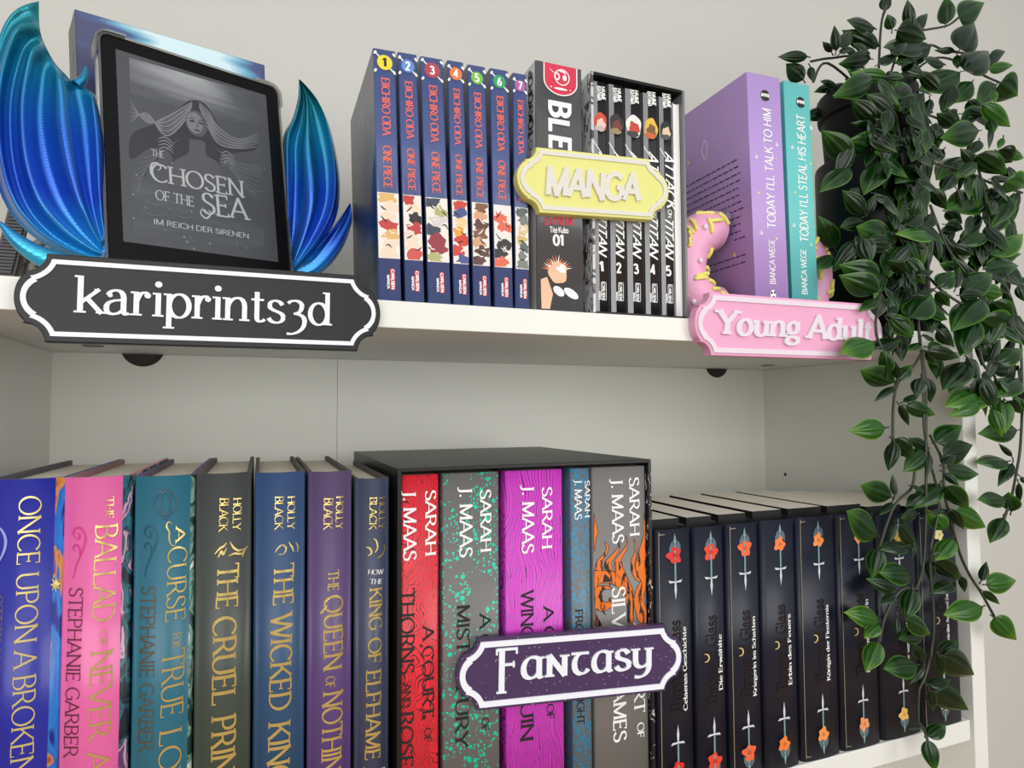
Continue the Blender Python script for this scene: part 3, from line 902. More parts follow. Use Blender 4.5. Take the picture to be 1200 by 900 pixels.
# back cover text block: rows of unreadable small type, drawn as broken lines
S = MB(); lf = Fr(fr.pt(0, 13.5, 0), -fr.ey, fr.ez)
rnd = random.Random(8)
for row in range(14):
    z = 14.2 - row * .62 - (.9 if row > 11 else 0); u = 3.2
    end = 12.5 + rnd.uniform(-.6, .2)
    if row in (11,): end = 12.6; u = 11.2
    while u < end:
        l = rnd.uniform(.25, .8); l = min(l, end - u)
        shape(S, lf, [(u, z), (u + l, z), (u + l, z + .12), (u, z + .12)], 0, .02); u += l + .16
for x, z in ((4.6, 16.9), (5.4, 16.4), (11.2, 6.2), (10.4, 8.2), (9.9, 9.3)):
    blob(S, lf, (x, z), (.13, .22), 1, .02, n=4)
curve_px(S, lf, [(7.4, 16.7), (7.8, 17.6), (8.2, 16.7), (7.8, 15.8), (7.4, 16.7)], .06, 2, px=False, taper=False)
for q in (.2, .9, 1.6):
    curve_px(S, lf, [(10.1 + .3 * math.cos(q - .5), 10.3 + .3 * math.sin(q + 3.6)), (10.1 + .9 * math.cos(q - .5), 10.3 + .9 * math.sin(q + 3.6))], .1, 2, px=False)
blob(S, lf, (2.9, 16.1), (.7, 1.2), 3, .02, wob=.04)
S.build('back_cover_print', [mat('dark_purple_ink', (78, 50, 96), .5), YEL, INKW, mat('grey_brown_print', (110, 92, 92), .5)], rt)

rt, fr, w, h = ya_book('turquoise paperback with white hand-drawn spine lettering', 58.86, 61.76, 58.45, [TURQ, TURQS, TURQ],
                       ("TODAY I'LL STEAL HIS HEART", 947.2, 284, 942.8, 136, 9.2), ('BIANCA WEGE', 946, 345, 944, 292.5, 6), (938, 120), 1)
S = MB()
for x, y, r in ((931.5, 225.5, .16), (950.5, 287, .16), (950, 192, .13)):
    c = fr.hit(x, y); blob(S, fr, c, (r * .5, r), 0, n=4); blob(S, fr, c, (r, r * .45), 0, .022, n=4)
for x, y, ax in ((931, 176, -1), (933, 267, -1), (948, 152, 1)):
    c = fr.hit(x, y)
    for q in (-.35, 0, .35):
        a = math.radians(90 + 50 * -ax) + q
        curve_px(S, fr, [(c[0] + .15 * math.cos(a), c[1] + .15 * math.sin(a)), (c[0] + .5 * math.cos(a), c[1] + .5 * math.sin(a))], .07, 1, px=False)
c = fr.hit(944.5, 353); blob(S, fr, c, (.28, .3), 2, .02)
S.build('spine_ornament', [YEL, INKW, mat('green_print', (90, 150, 70), .5)], rt, label='yellow sparkles, white ticks and a green spot')

# ---- the lower shelf: seven hardcovers
ZB = ZL + .02
def hardcover(label, xa, xb, ztop, spine, left, right, inside, group='hardcovers on the lower shelf', bulge=.45, d=15.2, lean=0.0, wrap=1.0):
    h = ztop - ZB
    fr = lean_frame(xa, .55, ZB, xa - lean, h)
    return book('hardcover_book', label, 'book', fr, xb - xa, h, d, [spine, left, right], t=.27, r=.22, bulge=bulge, page_drop=.34, group=group, inside=inside, wrap=wrap) + (fr, xb - xa, h)

BL = mat('royal_blue_jacket', (34, 38, 150), .3, coat=.1)
GREYB = mat('grey_board', (104, 100, 118), .6)
JART = pattern('jacket_art_blue', [(0.40, (22, 34, 130)), (0.46, (36, 120, 204)), (0.55, (34, 100, 186)), (0.58, (206, 140, 66)), (0.62, (150, 50, 44)), (0.66, (30, 90, 180))], scale=(90, 40, 26), detail=2, distort=.6, rough=.3)
rt, bl, fr, w, h = hardcover('royal blue hardcover with gold lettering, leftmost on the lower shelf', 3.55, 7.05, -8.86, BL, BL, JART, GREYB, lean=-.1, wrap=.87)
T = MB()
px_text(T, fr, 'ONCE UPON A BROKEN', 26.5, 581, 15.5, 906, 24.5, LIGHTROMAN, 0, .03, bl)
px_text(T, fr, 'HEART', 15, 922, 12, 1012, 24.5, LIGHTROMAN, 0, .03, bl)
T.build('title_lettering', PALEGOLD, rt, label='gold title lettering')
T = MB(); px_text(T, fr, 'STEPHANIE GARBER', -9.5, 697, -17, 905, 16, LIGHTROMAN, 0, .03, bl); T.build('author_lettering', mat('dull_gold', (128, 112, 110), .35, metal=.4), rt)
S = MB(); curve_px(S, fr, [(-6, 622), (2, 618), (9, 628), (9, 640), (4, 652), (-4, 664)], .14, 0, .03, bl); S.build('spine_swirl', mat('pale_blue_ink', (150, 160, 226), .4), rt)
S = MB(); c = (w - .3, fr.hit(66, 684)[1])
P_ = []
for i in range(16):
    r = (.34 if i % 2 == 0 else .15); a = math.pi * 2 * i / 16
    P_.append((c[0] + r * .7 * math.cos(a), c[1] + r * 1.3 * math.sin(a)))
shape(S, fr, P_, 0, .06, bl); S.build('star_ornament', GOLD, rt)

PK = mat('pink_jacket', (224, 100, 160), .28, coat=.15)
PKD = mat('deep_pink_ink', (206, 56, 136), .4)
TART = pattern('jacket_art_teal', [(0.40, (16, 34, 44)), (0.47, (40, 110, 124)), (0.53, (20, 40, 52)), (0.58, (210, 170, 190)), (0.66, (90, 60, 110))], scale=(150, 60, 60), detail=3, distort=.8, rough=.35)
PKI = mat('dusty_pink_board', (196, 136, 148), .6)
rt, bl, fr, w, h = hardcover('pink hardcover with gold title and dark author lettering', 7.14, 10.36, -8.9, PK, TART, TART, PKI, lean=.12, wrap=.89)
DK = mat('dark_foil', (112, 52, 66), .35, metal=.3)
T = MB()
px_text(T, fr, 'THE', 127, 581.5, 126.3, 607, 8, ROMAN, 0, .03, bl)
px_text(T, fr, 'BALLAD', 114.8, 614, 110.8, 727, 24, LIGHTROMAN, 0, .03, bl)
px_text(T, fr, 'OF', 119, 736, 118.5, 755, 8.5, LIGHTROMAN, 0, .03, bl)
px_text(T, fr, 'NEVER', 109, 761, 106, 863, 24, LIGHTROMAN, 0, .03, bl)
px_text(T, fr, 'AFTER', 104.5, 878, 101, 985, 24, LIGHTROMAN, 0, .03, bl)
T.build('title_lettering', GOLD, rt, label='gold title lettering')
T = MB(); px_text(T, fr, 'STEPHANIE GARBER', 82, 688, 75, 886, 17, LIGHTROMAN, 0, .03, bl); T.build('author_lettering', DK, rt, label='dark brown author lettering')
def swirl(fr, x, y, mt, rt, bl):
    S = MB()
    curve_px(S, fr, [(x + 4, y + 12), (x + 1, y + 8), (x + 3, y + 2), (x + 9, y), (x + 15, y + 6), (x + 16, y + 16), (x + 11, y + 30), (x + 5, y + 44), (x + 1, y + 60)], .11, 0, .03, bl)
    curve_px(S, fr, [(x + 4, y + 12), (x + 8, y + 13), (x + 9, y + 8), (x + 6, y + 6)], .09, 0, .03, bl)
    curve_px(S, fr, [(x + 4, y + 28), (x + 1, y + 24), (x + 5, y + 20), (x + 9, y + 24), (x + 9, y + 32)], .09, 0, .03, bl)
    S.build('spine_swirl', mt, rt)
swirl(fr, 86, 617, PKD, rt, bl)

TL = mat('teal_jacket', (40, 104, 124), .34)
TLD = mat('dark_teal_ink', (28, 80, 100), .4)
GART = pattern('jacket_art_green', [(0.40, (20, 52, 50)), (0.48, (120, 160, 140)), (0.56, (24, 70, 62)), (0.62, (200, 206, 196))], scale=(150, 70, 70), detail=3, distort=.8, rough=.35)
PUI = mat('dusty_violet_board', (112, 92, 128), .6)
rt, bl, fr, w, h = hardcover('teal hardcover with gold title and a dark lantern emblem', 10.47, 13.5, -8.98, TL, TART, GART, PUI, lean=.1, wrap=.93)
T = MB()
px_text(T, fr, 'A', 207, 617, 206.6, 634, 10.5, ROMAN, 0, .03, bl)
px_text(T, fr, 'CURSE', 198.5, 640, 195.5, 727, 21, LIGHTROMAN, 0, .03, bl)
px_text(T, fr, 'FOR', 203.5, 740, 203, 757, 8.5, LIGHTROMAN, 0, .03, bl)
px_text(T, fr, 'TRUE', 192, 761, 190, 838, 24, LIGHTROMAN, 0, .03, bl)
px_text(T, fr, 'LOVE', 189, 853, 185.5, 945, 24, LIGHTROMAN, 0, .03, bl)
curve_px(T, fr, [(203, 613), (199, 610), (196.5, 615), (199.5, 622), (199.5, 630), (202, 637), (206, 638)], .09, 0, .03, bl)
T.build('title_lettering', GOLD, rt, label='gold title lettering')
T = MB(); px_text(T, fr, 'STEPHANIE GARBER', 166, 686, 162.5, 879, 17, LIGHTROMAN, 0, .03, bl); T.build('author_lettering', mat('bronze_foil', (108, 92, 72), .35, metal=.4), rt, label='dull bronze author lettering')
swirl(fr, 169, 615, TLD, rt, bl)
S = MB()
for rx in (14, 6):
    curve_px(S, fr, [(195 + rx * math.cos(i * math.pi / 6), 588 + 13 * math.sin(i * math.pi / 6)) for i in range(13)], .09, 0, .03, bl, taper=False)
for y_, hw_ in ((574, 8), (571, 5), (602, 5), (605, 3)):
    curve_px(S, fr, [(195 - hw_, y_), (195, y_ + .5), (195 + hw_, y_)], .1, 0, .03, bl, taper=False)
S.build('lantern_emblem', TLD, rt)

def grad_spine(name, top, bottom, rough=.36):
    return pattern(name, [(0.0, bottom), (1.0, top)], kind='gradient', scale=(0, 0, 4.0), rough=rough)
DARKI = mat('dark_grey_board', (92, 86, 80), .6)
def foil_book(label, xa, xb, zt, top, bottom, texts, name, lean, side):
    sp = grad_spine(name, top, bottom)
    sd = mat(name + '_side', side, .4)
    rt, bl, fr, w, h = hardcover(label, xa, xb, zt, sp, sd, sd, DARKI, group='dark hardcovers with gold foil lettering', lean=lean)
    T = MB()
    for a in texts[:2]: px_text(T, fr, *a, ROMAN, 0, .03, bl)
    T.build('author_lettering', GOLD, rt, label='small gold author lettering')
    T = MB()
    for a in texts[2:]: px_text(T, fr, *a, dict(ROMAN, thick=.15, thin=.07), 0, .03, bl)
    T.build('title_lettering', GOLD, rt, label='gold foil title lettering')
    return rt, bl, fr
rt, bl, fr = foil_book('dark grey-green hardcover with gold foil lettering and a gold crown emblem', 13.6, 16.6, -8.96, (66, 68, 68), (62, 76, 60), [
    ('HOLLY', 274, 583, 273, 620, 9.2), ('BLACK', 258.5, 583, 257, 621, 10),
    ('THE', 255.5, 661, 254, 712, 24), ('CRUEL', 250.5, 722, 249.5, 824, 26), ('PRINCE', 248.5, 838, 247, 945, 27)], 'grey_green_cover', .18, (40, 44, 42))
S = MB()
for pts in ([(252, 648), (258, 641), (263, 638), (266, 634)], [(256, 652), (260, 644), (262, 648), (266, 640)], [(270, 633), (274, 640), (280, 644), (288, 642)], [(268, 650), (275, 647), (282, 648), (288, 644)], [(284, 652), (286, 645), (290, 640)]):
    curve_px(S, fr, pts, .12, 0, .03, bl)
S.build('crown_emblem', GOLD, rt)
rt, bl, fr = foil_book('dark blue hardcover with gold foil lettering and a gold twig emblem', 16.72, 19.58, -9.02, (52, 76, 116), (36, 76, 104), [
    ('HOLLY', 337, 581, 336.5, 619, 8.5), ('BLACK', 322.3, 581, 321.7, 619, 9.5),
    ('THE', 321, 661, 320.3, 708, 22.5), ('WICKED', 318, 719, 315.5, 830, 24), ('KING', 314.5, 845, 313, 917, 25)], 'dusk_blue_cover', .14, (26, 44, 66))
S = MB()
for pts in ([(322, 646), (326, 640), (331, 637), (335, 641), (332, 647), (326, 648)], [(338, 634), (342, 640), (344, 646)], [(346, 634), (349, 640), (348, 647)]):
    curve_px(S, fr, pts, .1, 0, .03, bl)
for x, y in ((314, 632), (316, 644), (331, 630), (350, 632), (344, 650)): blob(S, fr, fr.hit(x, y), .09, 0, .05, n=8)
S.build('twig_emblem', GOLD, rt)
rt, bl, fr = foil_book('dark purple hardcover with gold foil lettering and gold stars', 19.7, 22.32, -9.08, (88, 70, 104), (92, 62, 128), [
    ('HOLLY', 393.3, 581, 392.5, 619, 8.5), ('BLACK', 379.3, 583, 378.3, 619, 10),
    ('THE', 384, 667, 383.5, 691, 12), ('QUEEN', 379.7, 697, 378.7, 783, 21), ('OF', 381.3, 790, 381, 803, 10), ('NOTHING', 378, 809, 375, 921, 22.5)], 'purple_cover', .1, (50, 38, 66))
S = MB()
for x, y, r in ((399, 637, .3), (388, 650, .3), (378, 638, .16), (387, 629, .1), (381, 651, .09)):
    c = fr.hit(x, y); blob(S, fr, c, (r * .25, r), 0, .05, n=4); blob(S, fr, c, (r, r * .25), 0, .052, n=4)
S.build('star_emblem', GOLD, rt)
rt, bl, fr = foil_book('narrow slate blue hardcover with gold foil lettering beside the black box set', 22.45, 24.62, -9.6, (66, 72, 92), (62, 66, 90), [
    ('HOLLY', 443.3, 582, 442.5, 619, 7.5), ('BLACK', 432.3, 582, 431.5, 619, 8),
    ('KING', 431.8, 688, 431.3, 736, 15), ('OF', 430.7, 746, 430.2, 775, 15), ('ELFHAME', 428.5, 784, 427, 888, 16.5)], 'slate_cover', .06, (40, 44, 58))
T = MB()
px_text(T, fr, 'HOW', 430, 671, 448, 671.5, 5.5, ROMAN, 0, .03, bl); px_text(T, fr, 'THE', 432, 682, 447, 682.5, 5.5, ROMAN, 0, .03, bl)
px_text(T, fr, 'LEARNED', 424, 902, 450, 903, 5.5, ROMAN, 0, .03, bl)
T.build('subtitle_lettering', INKW, rt, label='small silver-white lettering')
S = MB()
for pts in ([(436, 629), (440, 633), (441, 640), (438, 646)], [(428, 640), (432, 641), (434, 646), (430, 650)], [(441, 652), (447, 649), (450, 643), (449, 637)]):
    curve_px(S, fr, pts, .11, 0, .03, bl)
S.build('leaf_emblem', GOLD, rt)

# ---- the boxed set
BX0, BX1, BZ = 24.98, 43.82, -9.0
fr = Fr((BX0, 0.0, ZB)); w, h = BX1 - BX0, BZ - ZB
root = thing('slipcase', 'black slipcase holding five colourful thick paperbacks on the lower shelf', 'slipcase', fr.p)
BOXM = mat('black_box_board', (26, 26, 26), .38, spec=.35)
t = .26; DB = 20.5
m = MB(); m.box((0, 0, 0), (t, DB, h), 0, fr); m.box((t, 0, h - t), (w - t, DB, h), 0, fr); m.box((t, 0, 0), (w - t, DB, .15), 0, fr)
m.box((t, DB - .3, .15), (w - t, DB, h - t), 0, fr)
m.build('case_body', BOXM, root, bevel=.05)
m = MB(); m.box((w - t, 0, 0), (w, DB, h), 0, fr)
m.build('printed_side', pattern('black_white_print', [(0.60, (18, 18, 20)), (0.64, (206, 206, 204))], scale=(260, 400, 200), detail=5, distort=1.0, rough=.4), root, bevel=.05, label='side wall with a black and white print')
REDP = pattern('red_black_swirl', [(0.06, (74, 34, 40)), (0.20, (232, 44, 60))], kind='wave', scale=(210, 210, 42), distort=11, detail=4, rough=.33, warp=.05, warp_scale=35)
GREYP = pattern('grey_cover_teal_splash', [(0.10, (30, 214, 176)), (0.125, (112, 110, 108))], kind='voronoi', scale=(190, 190, 190), rough=.4, warp=.004, warp_scale=300, interp='CONSTANT')
def splatter(name):
    m = bpy.data.materials.new(name); m.use_nodes = True
    nt = m.node_tree; L = nt.links.new; b = nt.nodes['Principled BSDF']; b.inputs['Roughness'].default_value = .4
    tcn = nt.nodes.new('ShaderNodeTexCoord')
    def vor(s, thr, nthr):
        v = nt.nodes.new('ShaderNodeTexVoronoi'); v.inputs['Scale'].default_value = s; L(tcn.outputs['Object'], v.inputs['Vector'])
        n = nt.nodes.new('ShaderNodeTexNoise'); n.inputs['Scale'].default_value = 28; L(tcn.outputs['Object'], n.inputs['Vector'])
        a = nt.nodes.new('ShaderNodeMath'); a.operation = 'LESS_THAN'; a.inputs[1].default_value = thr
        wv = nt.nodes.new('ShaderNodeSeparateColor'); L(v.outputs['Color'], wv.inputs[0])
        mu = nt.nodes.new('ShaderNodeMath'); mu.operation = 'MULTIPLY_ADD'; mu.inputs[1].default_value = .35
        L(wv.outputs[0], mu.inputs[0]); L(v.outputs['Distance'], mu.inputs[2]); L(mu.outputs[0], a.inputs[0])
        c = nt.nodes.new('ShaderNodeMath'); c.operation = 'GREATER_THAN'; c.inputs[1].default_value = nthr; L(n.outputs['Fac'], c.inputs[0])
        d = nt.nodes.new('ShaderNodeMath'); d.operation = 'MULTIPLY'; L(a.outputs[0], d.inputs[0]); L(c.outputs[0], d.inputs[1])
        return d.outputs[0]
    o1 = vor(230, .38, .42); o2 = vor(430, .42, .42)
    mx = nt.nodes.new('ShaderNodeMath'); mx.operation = 'MAXIMUM'; L(o1, mx.inputs[0]); L(o2, mx.inputs[1])
    r = nt.nodes.new('ShaderNodeValToRGB'); r.color_ramp.elements[0].color = lin((108, 106, 104)); r.color_ramp.elements[1].color = lin((24, 206, 168))
    L(mx.outputs[0], r.inputs[0]); L(r.outputs[0], b.inputs['Base Color'])
    return m
GREYP = splatter('grey_cover_teal_splash')
MAGP = pattern('magenta_feather', [(0.02, (90, 36, 90)), (0.13, (214, 66, 198))], kind='wave', scale=(190, 190, 14), distort=9, detail=3, rough=.35, warp=.035, warp_scale=18)
FROP = pattern('grey_blue_floral', [(0.50, (108, 108, 108)), (0.55, (50, 140, 180))], scale=(420, 420, 300), detail=6, distort=1.6, rough=.4)
GRYP = mat('warm_grey_cover', (124, 121, 118), .4)
ORG = pattern('orange_flame', [(0.40, (40, 24, 16)), (0.46, (232, 116, 30))], scale=(160, 160, 50), detail=3, distort=1.2, rough=.4)
BKM = mat('flame_outline', (28, 22, 20), .45)
def q8(u, v): return 400 + u / 2.308, 510 + v / 2.308
def sets(label, u0, u1, ub0, ub1, mt, white, black, ztop=.0, col2=None):
    f0 = Fr((0, .35, ZB + .16))
    xa = f0.hit(*q8(u0, 100))[0]; xb = f0.hit(*q8(u1, 100))[0]
    xc = f0.hit(*q8(ub0, 880))[0]; xd = f0.hit(*q8(ub1, 880))[0]
    xl = (xa + xc) / 2; xr = (xb + xd) / 2
    fr = Fr((max(xl, BX0 + t + .03), .35, ZB + .17)); w = min(xr, BX1 - t - .03) - fr.p.x
    hh = BZ - t - .22 - fr.p.z - ztop
    root, bl = book('paperback', label, 'book', fr, w, hh, 17.5, [mt, mt, mt], r=.18, bulge=.1, group='paperbacks in the black box set')
    sty_w = dict(ROMAN, serif=.045, thick=.15, thin=.08); sty_b = dict(ROMAN, serif=.045, thick=.15, thin=.075)
    def line(words, sty, mt_, nm, lb):
        T = MB()
        for s, a, b, c, d, cap in words: px_text(T, fr, s, *q8(a, b), *q8(c, d), cap / 2.308, sty, 0, .03, bl)
        T.build(nm, mt_, root, label=lb)
    line(white[:1], sty_w, INKW, 'author_lettering', 'white author lettering'); line(white[1:2], sty_w, INKW, 'author_lettering', 'white author lettering')
    if white[2:]: line(white[2:4], sty_w, INKW, 'title_lettering', 'white title lettering'); line(white[4:], sty_w, INKW, 'title_lettering', 'white title lettering')
    if black and len(black) > 3: line(black[:2], sty_b, INKB, 'title_lettering', 'black title lettering'); line(black[2:], sty_b, INKB, 'title_lettering', 'black title lettering')
    elif black: line(black, sty_b, INKB, 'title_lettering', 'black title lettering')
    return root, fr, w, hh, bl
sets('red swirl-patterned paperback, first in the black box set', 157, 265, 152, 262, REDP,
     [('SARAH', 226, 150, 226, 325, 29), ('J. MAAS', 167, 150, 168, 340, 33)],
     [('A COURT', 219, 517, 218, 765, 30), ('OF', 224, 792, 223, 830, 18), ('THORNS', 160, 418, 159, 648, 36), ('AND', 166, 672, 166, 738, 20), ('ROSES', 157, 752, 155, 935, 36)])
sets('grey paperback splashed with turquoise-green drops in the black box set', 275, 428, 272, 428, GREYP,
     [('SARAH', 374, 148, 375, 315, 29), ('J. MAAS', 319, 140, 319, 330, 33)],
     [('A COURT', 373, 484, 374, 740, 29), ('OF', 379, 765, 379, 800, 18), ('MIST', 312, 460, 311, 590, 33), ('AND', 316, 610, 316, 660, 20), ('FURY', 309, 680, 307, 845, 33)])
sets('magenta paperback with dark feather strokes in the black box set', 445, 600, 443, 603, MAGP,
     [('SARAH', 541, 141, 541, 306, 27), ('J. MAAS', 488, 135, 487, 320, 31)],
     [('A COURT', 545, 464, 551, 712, 27), ('OF', 555, 728, 555, 768, 18), ('WINGS', 486, 422, 484, 580, 32), ('AND', 488, 600, 488, 655, 20), ('RUIN', 485, 682, 484, 828, 33)])
sets('slim grey paperback with a blue floral print in the black box set', 619, 670, 627, 682, FROP,
     [('SARAH', 657, 123, 657, 222, 14), ('J. MAAS', 630, 120, 630, 228, 18)],
     [('FROST', 632, 472, 634, 575, 18), ('AND', 636, 585, 636, 618, 11), ('STARLIGHT', 635, 628, 637, 782, 18)])
root, fr, w, hh, bl = sets('grey paperback with curling orange flames in the black box set', 678, 830, 686, 842, GRYP,
     [('SARAH', 776, 115, 778, 272, 27), ('J. MAAS', 728, 118, 731, 293, 30), ('A COURT', 789, 510, 790, 752, 29), ('OF', 799, 778, 799, 818, 18), ('SILVER', 730, 412, 732, 590, 35), ('FLAMES', 732, 625, 735, 830, 33)], None)
def q7(u, v): return 680 + u / 5.62, 600 + v / 5.62
S = MB()
flames = [
    ([(100, 380), (112, 320), (150, 280), (170, 235), (158, 200), (180, 225), (170, 275), (140, 320), (142, 380)]),
    ([(160, 380), (160, 330), (200, 285), (240, 240), (250, 200), (252, 240), (225, 290), (200, 330), (200, 380)]),
    ([(222, 390), (225, 320), (260, 270), (300, 215), (296, 160), (306, 200), (300, 240), (275, 285), (262, 330), (300, 420), (345, 520), (345, 560), (310, 500)]),
    ([(330, 380), (333, 320), (352, 270), (358, 220), (348, 178), (362, 200), (366, 250), (360, 300), (352, 350), (372, 420), (395, 455), (360, 440)]),
    ([(360, 370), (370, 300), (400, 210), (432, 130), (436, 60), (418, 10), (440, 50), (444, 120), (425, 220), (410, 290), (410, 350), (430, 300), (447, 220), (452, 330), (448, 400), (400, 450)]),
    ([(78, 390), (160, 385), (230, 400), (290, 450), (330, 530), (345, 620), (340, 720), (310, 720), (305, 620), (285, 540), (240, 490), (180, 465), (120, 470), (78, 510)]),
    ([(78, 520), (115, 490), (165, 485), (200, 500), (150, 510), (135, 550), (150, 590), (185, 590), (190, 565), (215, 585), (200, 620), (150, 650), (100, 635), (78, 600)]),
    ([(450, 400), (410, 440), (370, 500), (350, 580), (362, 650), (385, 720), (450, 720), (440, 640), (415, 590), (425, 520), (455, 470)]),
    ([(78, 650), (100, 670), (125, 720), (135, 745), (78, 745)]),
    ([(75, 10), (95, 60), (115, 130), (100, 180), (75, 250)]),
]
for k, f in enumerate(flames):
    P = [fr.hit(*q7(*p)) for p in f]; P = [(max(.12, min(w - .12, a)), b) for a, b in P]
    Q = spline2(P + [P[0]], 4)[:-1]
    Q = [(max(.1, min(w - .1, a)), b) for a, b in Q]
    shape(S, fr, [(max(.08, min(w - .08, a)), b) for a, b in offset(Q, .045)], 1, .012 + .0003 * k, bl)
    shape(S, fr, Q, 0, .018 + .0003 * k, bl)
rnd = random.Random(2)
for k in range(26):
    u0, v0 = rnd.choice(((120, 330), (185, 330), (250, 320), (395, 300), (430, 330), (100, 430), (180, 430), (260, 470), (310, 560), (330, 620), (390, 560), (380, 640), (430, 620), (120, 540), (140, 610)))
    u0 += rnd.uniform(-14, 14); v0 += rnd.uniform(-30, 30)
    P = [fr.hit(*q7(u0, v0)), fr.hit(*q7(u0 + rnd.uniform(-5, 9), v0 + 22)), fr.hit(*q7(u0 + rnd.uniform(-4, 16), v0 + 48))]
    curve_px(S, fr, [(max(.15, min(w - .15, a)), b) for a, b in P], rnd.uniform(.05, .12), 1, .026 + .0003 * k, bl, px=False)
S.build('flame_print', [ORG, BKM], root, label='orange flame print with black outlines')

# ---- eight navy paperbacks with swords and flowers
NAVY = mat('navy_cover', (20, 24, 40), .36, spec=.4)
NAVYB = mat('black_inner_edge', (22, 21, 20), .5, spec=.3)
SAGE = mat('sage_ink', (120, 150, 152), .45); SAGED = mat('slate_leaf_ink', (84, 106, 118), .45); SILV = mat('silver_ink', (206, 210, 214), .35)
BRONZE = mat('bronze_blackletter', (46, 34, 32), .3, metal=.4)
LINE = mat('thin_gold_line', (150, 138, 116), .4)
MOON = mat('pale_gold_ink', (222, 190, 130), .4)
BLK = dict(thick=.19, thin=.06, nib=38, serif=.05)
tog = [
    (44.22, 47.6, -14.3, (214, 44, 40), 'red', 'Celaenas Geschichte'),
    (47.72, 50.68, -14.33, (228, 66, 40), 'vermilion', 'Die Erwählte'),
    (50.8, 54.1, -14.3, (240, 98, 50), 'orange-red', 'Kriegerin im Schatten'),
    (54.22, 57.85, -14.25, (240, 126, 52), 'orange', 'Erbin des Feuers'),
    (57.97, 62.25, -14.25, (244, 146, 74), 'light orange', 'Königin der Finsternis'),
    (62.37, 66.9, -14.28, (234, 150, 96), 'peach', 'Die Sturmbezwingerin'),
    (67.02, 71.9, -14.6, (232, 186, 92), 'yellow', 'Der verwundete Krieger'),
    (72.02, 77.3, -14.85, (238, 222, 150), 'pale yellow', 'Herrscherin über Asche und Zorn'),
]
where = ['nearest the box set', 'second from the box set', 'third from the box set', 'fourth from the box set', 'fifth from the box set', 'partly behind the hanging leaves', 'behind the hanging stems', 'at the right end of the shelf']
for k, (xa, xb, zt, fc, fname, sub) in enumerate(tog):
    h = zt - ZB; w = xb - xa; cx = w * .5
    fr = Fr((xa, .32, ZB))
    root, bl = book('paperback', 'navy paperback with %s flowers on its spine, %s' % (fname, where[k]), 'book', fr, w, h, 12.9, [NAVY, NAVY, NAVY], r=.5, bulge=.12, group='navy paperbacks on the lower shelf', page_front=1.7)
    # the taller block of pages behind the spine, black at its front edge
    B = MB(); B.box((.3, 1.25, h - .3), (w - .3, 12.7, h + .55), 1, fr)
    for vi in (4, 5): pass
    B.m[-6:] = [1, 1, 0, 0, 0, 0]   # cream top, dark sides
    B.m[-5] = 1
    B.build('page_head', [NAVYB, PAPER], root, label='cream page tops with a black front edge')
    kx = .9 if w < 3.6 else 1.0
    def sword(flip):
        S = MB()
        z = (lambda a: h - a) if not flip else (lambda a: a)
        x = lambda a: cx + a
        e = .03
        shape(S, fr, [(x(-.075), z(.55)), (x(.075), z(.55)), (x(.075), z(3.85)), (x(-.075), z(3.85))], 0, e, bl)              # blade / stem
        shape(S, fr, [(x(-.16), z(1.0)), (x(0), z(.3)), (x(.16), z(1.0))], 0, e, bl)
        shape(S, fr, [(x(-.62), z(3.78)), (x(0), z(3.88)), (x(.62), z(3.78)), (x(.5), z(3.98)), (x(-.5), z(3.98))], 2, e + .004, bl)
        shape(S, fr, [(x(-.06), z(3.95)), (x(.06), z(3.95)), (x(.11), z(4.5)), (x(0), z(5.25)), (x(-.11), z(4.5))], 2, e, bl)
        for s in (-1, 1):
            shape(S, fr, [(x(0), z(1.45)), (x(s * .25), z(.85)), (x(s * .5), z(1.35 if s < 0 else 1.2)), (x(s * .52), z(1.75)), (x(s * .25), z(1.55))], 1, e + .003, bl)
        S.build('sword_print', [SAGE, SAGED, SILV], root)
        Fm = MB(); c = (x(-.06 + .05 * (k % 3)), z(1.95))
        rr = .66 * kx * (1.0 if k < 3 else .8)
        blob(Fm, fr, c, rr, 0, e + .008, n=30, wob=.16, seed=k, bulge=bl)
        blob(Fm, fr, (c[0] + .03, c[1]), rr * .3, 1, e + .012, n=14, wob=.2, seed=k + 2, bulge=bl)
        Fm.build('flower_print', [mat('flower_%s' % fname.replace(' ', '_'), fc, .45), mat('flower_core_%s' % fname.replace(' ', '_'), tuple(int(c_ * .84) for c_ in fc), .45)], root, label='%s flower' % fname)
    sword(False); sword(True)
    T = MB(); put_text(T, fr, 'Throne of Glass', (cx + .38, h * .305), (cx + .38, h * .655), .95, BLK, 0, .03, bl); T.build('title_lettering', BRONZE, root, label='dark bronze blackletter lettering')
    T = MB(); ln = min(.017 * len(sub), .3); put_text(T, fr, sub, (cx + .92, h * (.47 - ln * .52)), (cx + .92, h * (.47 + ln * .52)), .37, dict(BOLDROMAN, serif=.05), 0, .03, bl); T.build('subtitle_lettering', INKW, root, label='small white lettering')
    if k > 0:
        S = MB(); P = []
        c = (cx - .62, h * .495)
        for i in range(11):
            a = math.radians(-105 + 210 * i / 10); P.append((c[0] + .33 * math.cos(a), c[1] + .33 * math.sin(a)))
        for i in range(10, -1, -1):
            a = math.radians(-105 + 210 * i / 10); P.append((c[0] - .06 + .27 * math.cos(a), c[1] + .27 * math.sin(a)))
        for i in range(10): shape(S, fr, [P[i], P[i + 1], P[20 - i], P[21 - i]], 0, .03, bl)
        S.build('moon_print', MOON, root)
    if k in (0, 2, 4, 5, 7):
        S = MB()
        curve_px(S, fr, [(.34 + .5, h - .35), (.34 + .12, h - .42), (.34, h - .8), (.34, h * .6), (.34, h * .3), (.34, .8), (.34 + .12, .42), (.34 + .5, .35)], .06, 0, .03, bl, px=False, taper=False)
        S.build('frame_line', LINE, root)


